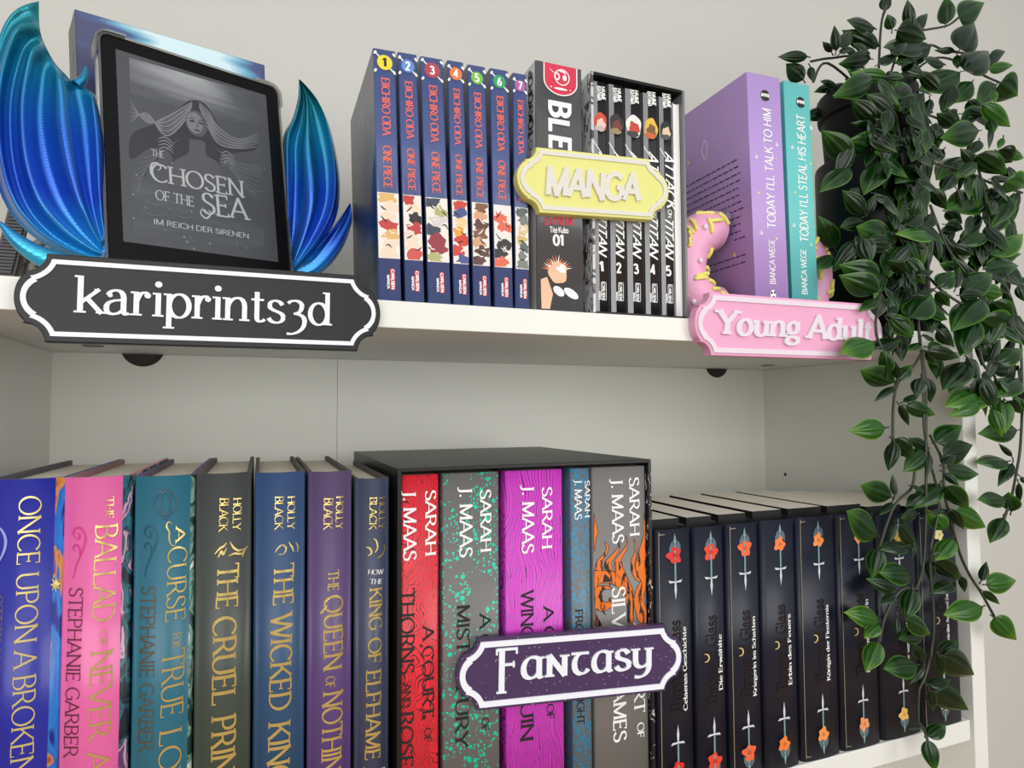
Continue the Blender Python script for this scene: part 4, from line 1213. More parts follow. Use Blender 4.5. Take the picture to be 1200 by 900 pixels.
# ------------------------------------------------------------------ signs
def plaque(hw, hh, rc=.42, tail=.5, d=0.0):
    """outline of a plaque with scooped corners and bulging ends (counter-clockwise), moved inwards by d"""
    r = rc * hh
    cx = hw - tail * hh * .42 + .035 * hh          # the scoop is centred on the missing corner
    R = r + d
    zc = hh - math.sqrt(R * R - d * d)             # lower end of the scoop
    xe = cx - d
    Q = []
    zb = zc - .035 * hh; xb = xe - .035 * hh
    for i in range(9):
        q = math.radians(60 * i / 8)
        Q.append((hw - d - (1 - math.cos(q)) / .5 * (hw - d - xb), math.sin(q) / math.sin(math.radians(60)) * zb))
    a0 = math.atan2(zc - hh, xe - cx) % (2 * math.pi)
    a1 = math.pi + math.asin(d / R)
    for i in range(9):
        q = a0 + (a1 - a0) * i / 8
        Q.append((cx + R * math.cos(q), hh + R * math.sin(q)))
    left = [(-x, z) for x, z in reversed(Q)]
    low_l = [(-x, -z) for x, z in Q[1:]]
    low_r = [(x, -z) for x, z in reversed(Q[1:])]
    return Q + left + low_l + low_r


def sign(label, fr, hw, hh, thick, mats, text_fn, rc=.42, border=(.11, .26), raise_=.09, tail=.5):
    """mats: base, border, lettering"""
    root = thing('sign', label, 'sign', fr.pt(0, 0, 0), 'plaque signs on the shelves')
    O = plaque(hw, hh, rc, tail)
    m = MB(); I_ = plaque(hw, hh, rc, tail, .05); n_ = len(O)
    L0 = [fr.pt(u, 0, v) for u, v in I_]; L1 = [fr.pt(u, .05, v) for u, v in O]; L2 = [fr.pt(u, thick, v) for u, v in O]
    m.add(L0, [list(range(n_))])
    for A_, B_ in ((L0, L1), (L1, L2)): m.add(A_ + B_, [(i, i + n_, (i + 1) % n_ + n_, (i + 1) % n_) for i in range(n_)])
    m.add(L2, [list(range(n_))[::-1]])
    m.build('backing_plate', mats[0], root)
    m = MB(); m.ring(fr, plaque(hw, hh, rc, tail, border[0] * hh), plaque(hw, hh, rc, tail, border[1] * hh), -raise_, .02)
    m.build('border', mats[1], root, label='raised white border')
    m = MB(); text_fn(m, fr); m.build('sign_lettering', mats[2], root, label='raised lettering')
    return root


def yaw_frame(p0, p1, roll=0.0):
    """frame centred between two points, facing the room"""
    p0 = Vector(p0); p1 = Vector(p1)
    ex = (p1 - p0).normalized()
    ey = Vector((-ex.y, ex.x, 0)).normalized()
    ez = ex.cross(ey)
    return Fr((p0 + p1) / 2, ex, ez)

SW = mat('sign_white', (236, 238, 244), .45)
KB = mat('satin_black_sign', (25, 25, 28), .4, spec=.35, bump=.02, bscale=900)
fr = yaw_frame((4.93, -.72, .62), (23.72, -.72, .66))
def t1(m, fr):
    a = fr.hit(88, 366, -.1); b = fr.hit(388, 381.5, -.1)
    put_text(m, fr, 'kariprints{d', a, b, 1.98, dict(thick=.13, thin=.055, nib=8, serif=.07), 0, depth=.1, space=-.02)
sign('black plaque sign with white lowercase lettering on the edge of the top board', fr, 9.4, 2.33, .66, [KB, SW, SW], t1, border=(.13, .235))
YB = mat('pale_yellow_sign', (226, 224, 134), .5)
CRM = mat('cream_raised', (222, 218, 208), .55)
fr = yaw_frame((33.15, .2, 10.85), (46.1, .2, 11.5))
def t2(m, fr):
    a = fr.hit(640, 228, -.15); b = fr.hit(749, 235, -.15)
    put_text(m, fr, 'MANGA', a, b, 1.9, dict(HEAVY, thick=.25, thin=.2, slant=.16), 0, depth=.18, space=0)
sign('pale yellow plaque sign reading MANGA, stuck across the black spines', fr, 6.3, 2.34, .75, [YB, CRM, CRM], t2, rc=.4, border=(.09, .22), tail=.75)
PU = bpy.data.materials.new('glitter_purple'); PU.use_nodes = True
def glitter(m, base, dot):
    nt = m.node_tree; L = nt.links.new; b = nt.nodes['Principled BSDF']; b.inputs['Roughness'].default_value = .32
    c = nt.nodes.new('ShaderNodeTexCoord'); v = nt.nodes.new('ShaderNodeTexVoronoi'); v.inputs['Scale'].default_value = 320
    r = nt.nodes.new('ShaderNodeValToRGB'); r.color_ramp.elements[0].position = .10; r.color_ramp.elements[0].color = lin(dot)
    r.color_ramp.elements[1].position = .16; r.color_ramp.elements[1].color = lin(base)
    L(c.outputs['Object'], v.inputs['Vector']); L(v.outputs['Distance'], r.inputs[0]); L(r.outputs[0], b.inputs['Base Color'])
glitter(PU, (72, 50, 88), (166, 146, 182))
fr = yaw_frame((28.62, -.25, -22.4), (44.95, -2.1, -22.75))
def t3(m, fr):
    a = fr.hit(582, 799, -.12); b = fr.hit(765, 782, -.12)
    put_text(m, fr, '[()<(s>', a, b, 2.05, dict(thick=.17, thin=.06, nib=18, serif=.06), 0, depth=.12, space=.02)
sign('purple glitter plaque sign reading Fantasy, across the box set', fr, 8.1, 2.28, .5, [PU, SW, SW], t3, border=(.09, .25))
PNK = mat('pink_sign', (232, 164, 198), .5)
PNW = mat('pinkish_white', (228, 214, 224), .55)
fr = yaw_frame((47.45, -.85, 1.2), (66.9, -.85, 1.28))
def t4(m, fr):
    a = fr.hit(841, 391, -.2); b = fr.hit(1022, 400, -.2)
    put_text(m, fr, 'Young Adult', a, b, 1.85, dict(thick=.21, thin=.13, nib=10, serif=.07, slant=.1), 0, depth=.2, space=.0)
r_ = sign('pink plaque sign reading Young Adult at the edge of the top board', fr, 9.85, 2.42, .8, [PNK, PNW, PNW], t4, border=(.09, .25), raise_=.12)


# ------------------------------------------------------------------ e-reader, tail stand, book behind
def glow_print(name, centre):
    m = bpy.data.materials.new(name); m.use_nodes = True
    nt = m.node_tree; L = nt.links.new; b = nt.nodes['Principled BSDF']; b.inputs['Roughness'].default_value = .35
    c = nt.nodes.new('ShaderNodeTexCoord')
    mp = nt.nodes.new('ShaderNodeMapping'); mp.inputs['Scale'].default_value = (9, 9, 60); mp.inputs['Rotation'].default_value = (0, .16, 0)
    n = nt.nodes.new('ShaderNodeTexNoise'); n.inputs['Scale'].default_value = 1; n.inputs['Detail'].default_value = 5; n.inputs['Distortion'].default_value = .5
    L(c.outputs['Object'], mp.inputs[0]); L(mp.outputs[0], n.inputs['Vector'])
    m2 = nt.nodes.new('ShaderNodeMapping'); m2.vector_type = 'TEXTURE'; m2.inputs['Location'].default_value = centre; m2.inputs['Scale'].default_value = (.058, .3, .042)
    gr = nt.nodes.new('ShaderNodeTexGradient'); gr.gradient_type = 'SPHERICAL'
    L(c.outputs['Object'], m2.inputs[0]); L(m2.outputs[0], gr.inputs[0])
    ma = nt.nodes.new('ShaderNodeMath'); ma.operation = 'MULTIPLY_ADD'; ma.inputs[1].default_value = 1.15
    sb = nt.nodes.new('ShaderNodeMath'); sb.operation = 'MULTIPLY_ADD'; sb.inputs[1].default_value = 1.5; sb.inputs[2].default_value = -.75
    L(n.outputs['Fac'], sb.inputs[0]); L(gr.outputs['Fac'], ma.inputs[0]); L(sb.outputs[0], ma.inputs[2])
    r = nt.nodes.new('ShaderNodeValToRGB'); el = r.color_ramp.elements
    el[0].position, el[0].color = .0, lin((70, 72, 112)); el[1].position, el[1].color = .25, lin((72, 90, 140))
    el.new(.48).color = lin((110, 176, 206)); el.new(.78).color = lin((216, 240, 246))
    L(ma.outputs[0], r.inputs[0]); L(r.outputs[0], b.inputs['Base Color'])
    return m
EP = Vector((8.375, 7.214, 5.799)); ya, le, ro = 0.366, 0.141, 0.026
ex0 = Vector((math.cos(ya), math.sin(ya), 0)); nb = Vector((-math.sin(ya), math.cos(ya), 0))
ez0 = Vector((0, 0, 1)) * math.cos(le) + nb * math.sin(le)
exr = ex0 * math.cos(ro) + ez0 * math.sin(ro); ezr = -ex0 * math.sin(ro) + ez0 * math.cos(ro)
fr = Fr(EP, exr, ezr)
SWD, SHT = 10.3, 13.75
def rrect(x0, z0, x1, z1, r, n=6):
    P = []
    for cx_, cz_, a0 in ((x1 - r, z1 - r, 0), (x0 + r, z1 - r, 90), (x0 + r, z0 + r, 180), (x1 - r, z0 + r, 270)):
        for i in range(n + 1):
            a = math.radians(a0 + 90 * i / n); P.append((cx_ + r * math.cos(a), cz_ + r * math.sin(a)))
    return P
root = thing('e_reader', 'black e-reader in a clear case showing a grey cover, propped on the blue tail stand', 'e-reader', fr.pt(5.1, .4, -2.4))
BX = (-.88, -2.45, SWD + .88, SHT + .85)
m = MB(); m.prism(fr, rrect(*BX, .55), 0, .82, 0, inset=.05); m.build('body', mat('e_reader_black', (6, 6, 7), .4, spec=.15), root)
SCRM = pattern('e_ink_cover', [(0.35, (62, 64, 69)), (0.62, (92, 94, 99))], scale=(40, 40, 24), detail=4, distort=.4, rough=.42)
m = MB(); m.poly([fr.pt(u, -.01, v) for u, v in rrect(0, 0, SWD, SHT, .03, 1)]); scr = m.build('screen', mat('e_ink_grey', (70, 72, 77), .4), root)
# the picture on the screen: a plain grey long-haired figure under light streaks
A = MB()
def sp(u, v): # crop measurements of the photograph to the screen
    return fr.hit(110 + u / 3.0, 30 + v / 3.0)
rnd = random.Random(11)
# hair mass and strands
hair = [(360, 262), (390, 275), (415, 310), (450, 365), (520, 405), (580, 415), (560, 440), (480, 450), (440, 470), (450, 560), (300, 540), (270, 450), (200, 430), (130, 470), (135, 380), (230, 340), (300, 290), (330, 266)]
shape(A, fr, spline2([sp(*p) for p in hair] + [sp(*hair[0])], 4)[:-1], 3, .02)
for k in range(9):
    o_ = k * 7
    curve_px(A, fr, [sp(345, 268 + o_ * .3), sp(310, 290 + o_), sp(250, 325 + o_ * 1.1), sp(185, 340 - k * 4), sp(126, 262 + k * 10)], .09, 4 if k % 2 else 1, .022 + .0002 * k, px=False)
    curve_px(A, fr, [sp(370, 270 + o_ * .3), sp(400, 300 + o_), sp(440, 360 + o_), sp(510, 400 + k * 4), sp(580, 378 + k * 6)], .09, 4 if k % 2 else 1, .022 + .0002 * k, px=False)
for k in range(8):
    curve_px(A, fr, [sp(300 - k * 12, 400 + k * 10), sp(230 - k * 8, 450 + k * 12), sp(150, 470 + k * 18)], .07, 4, .0225, px=False)
    curve_px(A, fr, [sp(430 + k * 8, 430 + k * 12), sp(500 + k * 6, 480 + k * 14), sp(590, 500 + k * 18)], .07, 4, .0225, px=False)
shape(A, fr, spline2([sp(335, 400), sp(330, 450), sp(280, 480), sp(270, 560), sp(450, 580), sp(440, 490), sp(395, 455), sp(388, 410), sp(335, 400)], 4)[:-1], 5, .024)
c = sp(361, 345); blob(A, fr, c, (.74, 1.0), 5, .026, n=24); blob(A, fr, (c[0] - .12, c[1] + .02), (.56, .82), 6, .027, n=22)
for s in (-1, 1):
    blob(A, fr, (c[0] + s * .3, c[1] + .1), (.2, .08), 3, .03, n=12, rot=-.15 * s); curve_px(A, fr, [(c[0] + s * .1, c[1] + .25), (c[0] + s * .3, c[1] + .34), (c[0] + s * .52, c[1] + .27)], .07, 3, .03, px=False)
curve_px(A, fr, [(c[0] + .02, c[1] + .1), (c[0] + .05, c[1] - .2), (c[0] - .04, c[1] - .28)], .06, 3, .03, px=False); blob(A, fr, (c[0], c[1] - .53), (.2, .07), 3, .03, n=12)
for (u, v, r) in ((252, 405, .5), (470, 455, .5)):
    q = sp(u, v)
    for j in range(4): curve_px(A, fr, [(q[0] - r, q[1] - .25 * j), (q[0], q[1] + .25 - .25 * j), (q[0] + r, q[1] - .1 - .25 * j)], .08, 1, .024 + .0003 * j, px=False)
for i in range(60):
    q = sp(rnd.uniform(130, 600), rnd.uniform(480, 790)); blob(A, fr, q, rnd.choice((.03, .03, .05, .07)), 1, .021, n=8)
for i in range(10):
    u = rnd.uniform(140, 540); v = rnd.uniform(560, 660)
    curve_px(A, fr, [sp(u, v), sp(u + 40, v + 22), sp(u + 90, v + 15)], .06, 4, .0215, px=False)
PB_ = MB(); shape(PB_, fr, [sp(124, 112), sp(580, 245), sp(600, 790), sp(140, 735)], 0, .012)
def screen_light():
    m = glow_print('eink_light_streaks', fr.ex * (-.3 * CM) + fr.ez * (16.6 * CM))
    r = [n for n in m.node_tree.nodes if n.type == 'VALTORGB'][0].color_ramp.elements
    for e, c_ in zip(r, ((70, 72, 77), (84, 86, 91), (122, 124, 128), (158, 160, 162))): e.color = lin(c_)
    return m
PB_.build('cover_backdrop', screen_light(), scr, label='soft grey streaks of light')
A.build('cover_picture', [mat('eink_%d' % i, c_, .42) for i, c_ in enumerate([(76, 78, 83), (128, 130, 134), (164, 166, 168), (42, 43, 47), (96, 98, 102), (78, 79, 83), (116, 117, 120)])], scr, label='grey picture of a long-haired figure under light streaks')
T = MB()
def st_(s, u0, v0, u1, v1, cap, sty, e=.034): px_text(T, fr, s, 110 + u0 / 3, 30 + v0 / 3, 110 + u1 / 3, 30 + v1 / 3, cap / 3, sty, 0, e)
dec = dict(thick=.13, thin=.07, nib=12, serif=.09)
st_('THE', 203, 458, 247, 467, 22, dec); st_('CHOSEN', 203, 545, 527, 605, 56, dec, .036); st_('OF THE', 217, 611, 352, 637, 32, dec)
st_('SEA', 383, 660, 540, 684, 68, dec, .036); st_('IM REICH DER SIRENEN', 210, 698, 545, 749, 17, SANS)
curve_px(T, fr, [sp(222, 540), sp(200, 520), sp(202, 490), sp(222, 484), sp(235, 500), sp(225, 510)], .12, 0, .035, px=False)
curve_px(T, fr, [sp(382, 640), sp(375, 660), sp(395, 678), sp(412, 660), sp(400, 650)], .12, 0, .035, px=False)
T.build('cover_lettering', mat('eink_light', (178, 180, 181), .45), scr, label='pale grey cover lettering')
CLR = mat('clear_silicone', (196, 194, 186), .15, trans=.92)
m = MB()
m.ring(fr, rrect(BX[0] - .19, BX[1] - .19, BX[2] + .19, BX[3] + .19, .72), rrect(BX[0] - .02, BX[1] - .02, BX[2] + .02, BX[3] + .02, .55), -.12, 1.0)
for cx_, cz_, sx_, sz_ in ((BX[0], BX[3], -1, 1), (BX[2], BX[3], 1, 1), (BX[0], BX[1], -1, -1), (BX[2], BX[1], 1, -1)):
    o1 = rrect(-.34, -1.35, 1.2, .34, .6); 
    # thickened corner bumpers
    P = []
    for i in range(9):
        a = math.radians(90 * i / 8); P.append((cx_ + sx_ * (-.55 + .92 * math.cos(a)), cz_ + sz_ * (-.55 + .92 * math.sin(a))))
    Q = []
    for i in range(9):
        a = math.radians(90 * i / 8); Q.append((cx_ + sx_ * (-.55 + .78 * math.cos(a)), cz_ + sz_ * (-.55 + .78 * math.sin(a))))
    P = [(cx_ + sx_ * .37, cz_ - sz_ * 1.5)] + P + [(cx_ - sx_ * 1.5, cz_ + sz_ * .37)]
    Q = [(cx_ + sx_ * .25, cz_ - sz_ * 1.5)] + Q + [(cx_ - sx_ * 1.5, cz_ + sz_ * .25)]
    n_ = len(P)
    A0 = [fr.pt(u, -.16, v) for u, v in P]; B0 = [fr.pt(u, -.16, v) for u, v in Q]; A1 = [fr.pt(u, 1.05, v) for u, v in P]; B1 = [fr.pt(u, 1.05, v) for u, v in Q]
    q4 = [(i, i + 1, i + 1 + n_, i + n_) for i in range(n_ - 1)]
    m.add(A0 + B0, q4); m.add(A0 + A1, q4); m.add(B0 + B1, q4); m.add(A1 + B1, q4)
m.build('clear_case', CLR, root, label='clear bumper case')

# the mermaid tail stand
def silk(name, stops, z0, z1):
    m = bpy.data.materials.new(name); m.use_nodes = True
    nt = m.node_tree; L = nt.links.new; b = nt.nodes['Principled BSDF']
    b.inputs['Roughness'].default_value = .27; b.inputs['Metallic'].default_value = .6
    b.inputs['Coat Weight'].default_value = .3; b.inputs['Coat Roughness'].default_value = .15
    tcn = nt.nodes.new('ShaderNodeTexCoord'); s = nt.nodes.new('ShaderNodeSeparateXYZ'); L(tcn.outputs['Object'], s.inputs[0])
    mr = nt.nodes.new('ShaderNodeMapRange'); mr.inputs[1].default_value = z0 * CM; mr.inputs[2].default_value = z1 * CM; L(s.outputs['Z'], mr.inputs[0])
    r = nt.nodes.new('ShaderNodeValToRGB'); el = r.color_ramp.elements
    el[0].position, el[0].color = stops[0][0], lin(stops[0][1]); el[1].position, el[1].color = stops[1][0], lin(stops[1][1])
    for p, c_ in stops[2:]: el.new(p).color = lin(c_)
    L(mr.outputs[0], r.inputs[0]); L(r.outputs[0], b.inputs['Base Color'])
    w_ = nt.nodes.new('ShaderNodeTexWave'); w_.bands_direction = 'Z'; w_.inputs['Scale'].default_value = 160; L(tcn.outputs['Object'], w_.inputs['Vector'])
    bp = nt.nodes.new('ShaderNodeBump'); bp.inputs['Strength'].default_value = .08; bp.inputs['Distance'].default_value = .001
    L(w_.outputs['Fac'], bp.inputs['Height']); L(bp.outputs[0], b.inputs['Normal'])
    return m
SILK = silk('silk_teal_blue', [(0.0, (58, 196, 210)), (.14, (44, 150, 206)), (.30, (30, 84, 190)), (.48, (22, 92, 186)), (.66, (16, 128, 168)), (.82, (14, 132, 146)), (1.0, (10, 112, 124))], 0.5, 21)

def fin_mesh(fr, Lc, Rc, Ec, nfold, amp, ns=40, nt=70, thick=.5, px=True):
    """fan between a left and a right border curve (both from the base) and an end curve from right to left"""
    cv = lambda P: spline2([fr.hit(*p) for p in P], 10)
    def samp(S, t):
        n = len(S) - 1; f = min(max(t * n, 0), n); i = min(int(f), n - 1); k = f - i
        return S[i][0] * (1 - k) + S[i + 1][0] * k, S[i][1] * (1 - k) + S[i + 1][1] * k
    Ls, Rs, Es = cv(Lc), cv(Rc), cv(Ec)
    m = MB(); V = []; Bk = []
    for i in range(ns + 1):
        s = i / ns
        for j in range(nt + 1):
            t = j / nt
            a = samp(Rs, s); b = samp(Ls, s)
            l0 = samp(Rs, 1); l1 = samp(Ls, 1); e = samp(Es, t)
            u = a[0] * (1 - t) + b[0] * t + (e[0] - (l0[0] * (1 - t) + l1[0] * t)) * s ** 2.2
            v = a[1] * (1 - t) + b[1] * t + (e[1] - (l0[1] * (1 - t) + l1[1] * t)) * s ** 2.2
            env = min(1, s * 3.2) * min(1, (1 - s) * 6 + .15) * min(1, t * 12 + .15, (1 - t) * 12 + .15)
            ph = nfold * t
            ph += .35 * math.sin(2.2 * s + 5 * t)
            f_ = ph - math.floor(ph)
            rid = (.5 - .5 * math.cos(2 * math.pi * f_ ** .8)) ** 1.25
            rid2 = 0.0
            edge = min(1, t * 14, (1 - t) * 14, (1 - s) * 14 + .02)
            w = -amp * (rid + rid2) * env - .55 * thick * math.sqrt(max(0, edge)) + 1.0 * (s - .5) ** 2
            V.append(fr.pt(u, w, v)); Bk.append(fr.pt(u, .1 + 1.0 * (s - .5) ** 2, v))
    n = nt + 1
    Fq = [(i * n + j, i * n + j + 1, (i + 1) * n + j + 1, (i + 1) * n + j) for i in range(ns) for j in range(nt)]
    m.add(V, Fq); m.add(Bk, [f[::-1] for f in Fq])
    B = [(0, j) for j in range(nt + 1)] + [(i, nt) for i in range(1, ns + 1)] + [(ns, j) for j in range(nt - 1, -1, -1)] + [(i, 0) for i in range(ns - 1, 0, -1)]
    idx = [i * n + j for i, j in B]
    m.add([V[i] for i in idx] + [Bk[i] for i in idx], [(k, (k + 1) % len(idx), (k + 1) % len(idx) + len(idx), k + len(idx)) for k in range(len(idx))])
    return m

tail = thing('tail_stand', 'shiny teal and blue mermaid tail stand with fins either side of the e-reader', 'stand', (13, 10, 1.85))
fl = Fr((7.6, 7.75, 1.85), (math.cos(.17), math.sin(.17), 0))
m = fin_mesh(fl, [(126, 300), (96, 303), (46, 282), (8, 243), (-12, 180), (-14, 100), (2, 36), (20, 11), (45, -1)],
             [(126, 300), (124, 240), (122, 170), (113, 112)],
             [(113, 112), (98, 101), (83, 93), (67, 76), (53, 53), (46, 30), (45, -1)], 4.2, 1.0)
m.build('fin', SILK, tail, smooth=True, angle=0, label='large left fin')
def horn(fr, pts, rs, name, flat=.5, label=None):
    S = spline2([fr.hit(*p) for p in pts], 6); n = len(S); m = MB()
    P = [fr.pt(u, -.1, v) for u, v in S]
    R = [rs[0] + (rs[1] - rs[0]) * (i / (n - 1)) ** 1.3 for i in range(n)]
    m.tube(P, R, 14); return m.build(name, SILK, tail, smooth=True, angle=0, label=label)
horn(Fr(fl.pt(0, -.9, 0), fl.ex, fl.ez), [(128, 330), (98, 320), (66, 308), (40, 296), (20, 282), (8, 270), (-1, 260)], (.9, .06), 'fin_tip', label='small side fin tip at the lower left')
horn(fl, [(90, 100), (97, 94), (100, 86), (101, 78)], (.34, .03), 'fin_tip', label='little upright fin tip')
fr2 = Fr((18.6, 12.2, 1.85), (math.cos(-.16), math.sin(-.16), 0))
m = fin_mesh(fr2, [(338, 322), (336, 250), (333, 200), (332, 161), (342, 140), (349, 115), (350, 92)],
             [(338, 322), (372, 290), (394, 254), (398, 210), (389, 158), (376, 126), (350, 92)],
             [(350, 92), (350, 92), (350, 92)], 3.0, .8)
m.build('fin', SILK, tail, smooth=True, angle=0, label='right fin')
f3 = Fr(fr2.pt(0, .75, 0), fr2.ex, fr2.ez)
m = fin_mesh(f3, [(338, 318), (365, 296), (393, 262), (411, 237)], [(338, 326), (372, 322), (398, 296), (412, 262), (411, 237)], [(411, 237)] * 3, 2, .4)
m.build('fin', SILK, tail, smooth=True, angle=0, label='lower right fin lobe')
m = MB()
ebk = Fr(EP, ex0, Vector((0, 0, 1)))
m.box((-1.7, -.9, 1.85 - EP.z), (12.0, 3.4, 3.1 - EP.z), 0, ebk)
m.box((-.6, -.95, 3.0 - EP.z), (10.9, -.62, 3.35 - EP.z), 0, ebk)
m.build('base', SILK, tail, bevel=.15)

# the book standing behind the e-reader
yb, rb = .33, .05
fr = Fr((5.35, 11.9, ZT), (math.cos(yb) * math.cos(rb), math.sin(yb) * math.cos(rb), math.sin(rb)), (-math.cos(yb) * math.sin(rb), -math.sin(yb) * math.sin(rb), math.cos(rb))); w, h, d = 13.2, 21.3, 3.6
root = thing('paperback', 'thick indigo paperback with a light blue glow, standing behind the e-reader', 'book', fr.p)
INDI = mat('indigo_cover', (66, 68, 108), .35)
GLOW = pattern('indigo_light_streaks', [(0.36, (60, 62, 104)), (0.46, (78, 100, 150)), (0.56, (120, 196, 220)), (0.66, (226, 244, 248))], scale=(7, 7, 34), detail=5, distort=.5, rough=.35, offset=(.2, 0, .1))
m = MB(); m.box((0, 0, 0), (w, .05, h), 0, fr); m.box((0, d - .05, 0), (w, d, h), 0, fr); m.build('cover', INDI, root)
m = MB(); m.box((-.05, 0, 0), (0, d, h), 0, fr); m.build('spine', mat('dark_spine', (62, 62, 70), .35), root)
m = MB(); m.box((.02, .06, .05), (w - .1, d - .06, h - .05), 0, fr); m.build('page_block', PAPER, root)
cc = fr.ex * (7.2 * CM) + fr.ez * ((h - .9) * CM)
S = MB(); S.poly([fr.pt(.02, -.012, .02), fr.pt(w - .02, -.012, .02), fr.pt(w - .02, -.012, h - .02), fr.pt(.02, -.012, h - .02)])
S.build('cover_print', glow_print('indigo_light_print', cc), root, label='light blue and white streaks on indigo')
T = MB(); ls = Fr(fr.pt(-.05, d, 0), -fr.ey, fr.ez)
for i, z in enumerate((h - 2.2, h - 4.4, h - 6.6)):
    curve_px(T, ls, [(.9, z + .8), (1.8, z + .2), (2.8, z - .3)], .16, 0, .02, px=False); curve_px(T, ls, [(.9, z - .9), (1.9, z - .55), (2.8, z - .3)], .12, 0, .02, px=False)
T.build('spine_print', mat('grey_spine_ink', (116, 116, 122), .4), root)

# grey device at the far left
root = thing('electric_device', 'small grey round-shelled device with a dark slotted strip, behind the blue tail', 'device', (.9, 17, 1.85))
DG = mat('warm_grey_plastic', (150, 142, 132), .5)
m = MB()
c = Vector((4.2, 17.5, 5.2))
for rr, w0 in ((4.4, 0), (3.5, -.3), (2.7, -.5)):
    P = [(c.x + rr * math.cos(i * math.pi / 20), c.y + w0, c.z + .0 + rr * .8 * math.sin(i * math.pi / 20)) for i in range(41)]
    m.tube(P, .32, 8)
m.build('shell_ring', DG, root, smooth=True)
m = MB(); m.prism(Fr((c.x, c.y, c.z)), [(4.2 * math.cos(i * math.pi / 20), 4.2 * .8 * math.sin(i * math.pi / 20)) for i in range(40)], .2, 1.6, 0); m.build('shell', mat('dim_grey_plastic', (126, 118, 108), .5), root)
m = MB(); m.box((c.x - 2.2, c.y - .5, 1.85), (c.x + 2.2, c.y + 2.2, 2.3)); m.build('foot', DG, root, bevel=.1)
m = MB()
g0, g1 = at(2, 318, 16), at(24, 238, 16)
for i in range(22):
    p = g0.lerp(g1, i / 21); m.box((p.x - .55, 16, p.z - .09), (p.x + .55, 16.4, p.z + .09))
gs = g1 - g0
m.add([g0 + Vector((-.7, .25, -.2)), g0 + Vector((.7, .25, -.2)), g1 + Vector((.7, .25, .2)), g1 + Vector((-.7, .25, .2)), g0 + Vector((-.7, .6, -.2)), g0 + Vector((.7, .6, -.2)), g1 + Vector((.7, .6, .2)), g1 + Vector((-.7, .6, .2))],
      [(0, 1, 2, 3), (7, 6, 5, 4), (0, 4, 5, 1), (1, 5, 6, 2), (2, 6, 7, 3), (3, 7, 4, 0)], 1)
m.build('grille', [BLACKP, mat('grille_gap', (96, 92, 88), .6)], root, label='dark slotted strip')

# ------------------------------------------------------------------ donut bookends
FROST = mat('pink_frosting', (238, 172, 204), .42)
DOUGH = mat('dough', (222, 190, 140), .6)
SPRK = mat('yellow_sprinkle', (240, 232, 120), .45)
PEARL = mat('pearl', (240, 226, 232), .3)
def donut(label, cx_, sgn, seed):
    cy, R0, r0 = 5.1, 3.42, 1.8
    cz = 1.85 + 5.22
    root = thing('donut_bookend', label, 'bookend', (cx_, cy, 1.85), 'donut bookends')
    def ring(rmul, front):
        m = MB(); na, nb_ = 36, 20; V = []
        for i in range(na + 1):
            a = math.pi / 2 + sgn * math.pi * i / na
            wob = 1 + (.05 * math.sin(7 * a) if front else 0)
            for j in range(nb_ + 1):
                b = (math.pi * j / nb_ + math.pi / 2 if not front else -math.pi / 2 - .15 + (math.pi + .3) * j / nb_ - math.pi / 2)
                rr = r0 * rmul
                # front is towards -y
                if front: rad = R0 + rr * wob * math.sin(-math.pi / 2 - .2 + (math.pi + .4) * j / nb_); yy = cy - rr * math.cos(-math.pi / 2 - .2 + (math.pi + .4) * j / nb_)
                else: rad = R0 + rr * math.cos(2 * math.pi * j / nb_); yy = cy + rr * math.sin(2 * math.pi * j / nb_)
                V.append((cx_ + rad * math.cos(a), yy, cz + rad * math.sin(a)))
        n = nb_ + 1
        m.add(V, [(i * n + j, i * n + j + 1, (i + 1) * n + j + 1, (i + 1) * n + j) for i in range(na) for j in range(nb_)])
        for i in (0, na): m.add([V[i * n + j] for j in range(n)], [tuple(range(n))])
        return m
    ring(.97, False).build('dough', DOUGH, root, smooth=True)
    ring(1.0, True).build('frosting', FROST, root, smooth=True)
    m = MB(); pm = MB(); rnd = random.Random(seed)
    for i in range(24):
        a = math.pi / 2 + sgn * math.pi * (i + .5 + rnd.uniform(-.3, .3)) / 24; b = rnd.uniform(-1.15, 1.15)
        def on(a_, b_): return Vector((cx_ + (R0 + 1.04 * r0 * math.sin(b_)) * math.cos(a_), cy - 1.04 * r0 * math.cos(b_), cz + (R0 + 1.04 * r0 * math.sin(b_)) * math.sin(a_)))
        p = on(a, b); th = rnd.uniform(0, math.pi)
        q = on(a + .3 * math.cos(th), max(-1.3, min(1.3, b + .62 * math.sin(th))))
        if i % 6 == 5: pm.sphere(p, .24, 10, 6)
        else:
            m.tube([p, p.lerp(q, .5) + Vector((0, -.12, 0)), q], .17, 8); m.sphere(p, .17, 8, 6); m.sphere(q, .17, 8, 6)
    m.build('sprinkles', SPRK, root, smooth=True, kind='stuff', label='yellow sugar sprinkles'); pm.build('sugar_pearls', PEARL, root, smooth=True, kind='stuff', label='white sugar pearls')
donut('pink half-donut bookend with yellow sprinkles, left of the lilac book', 54.3, 1, 3)
donut('pink half-donut bookend with yellow sprinkles, right of the turquoise book', 61.95, -1, 6)

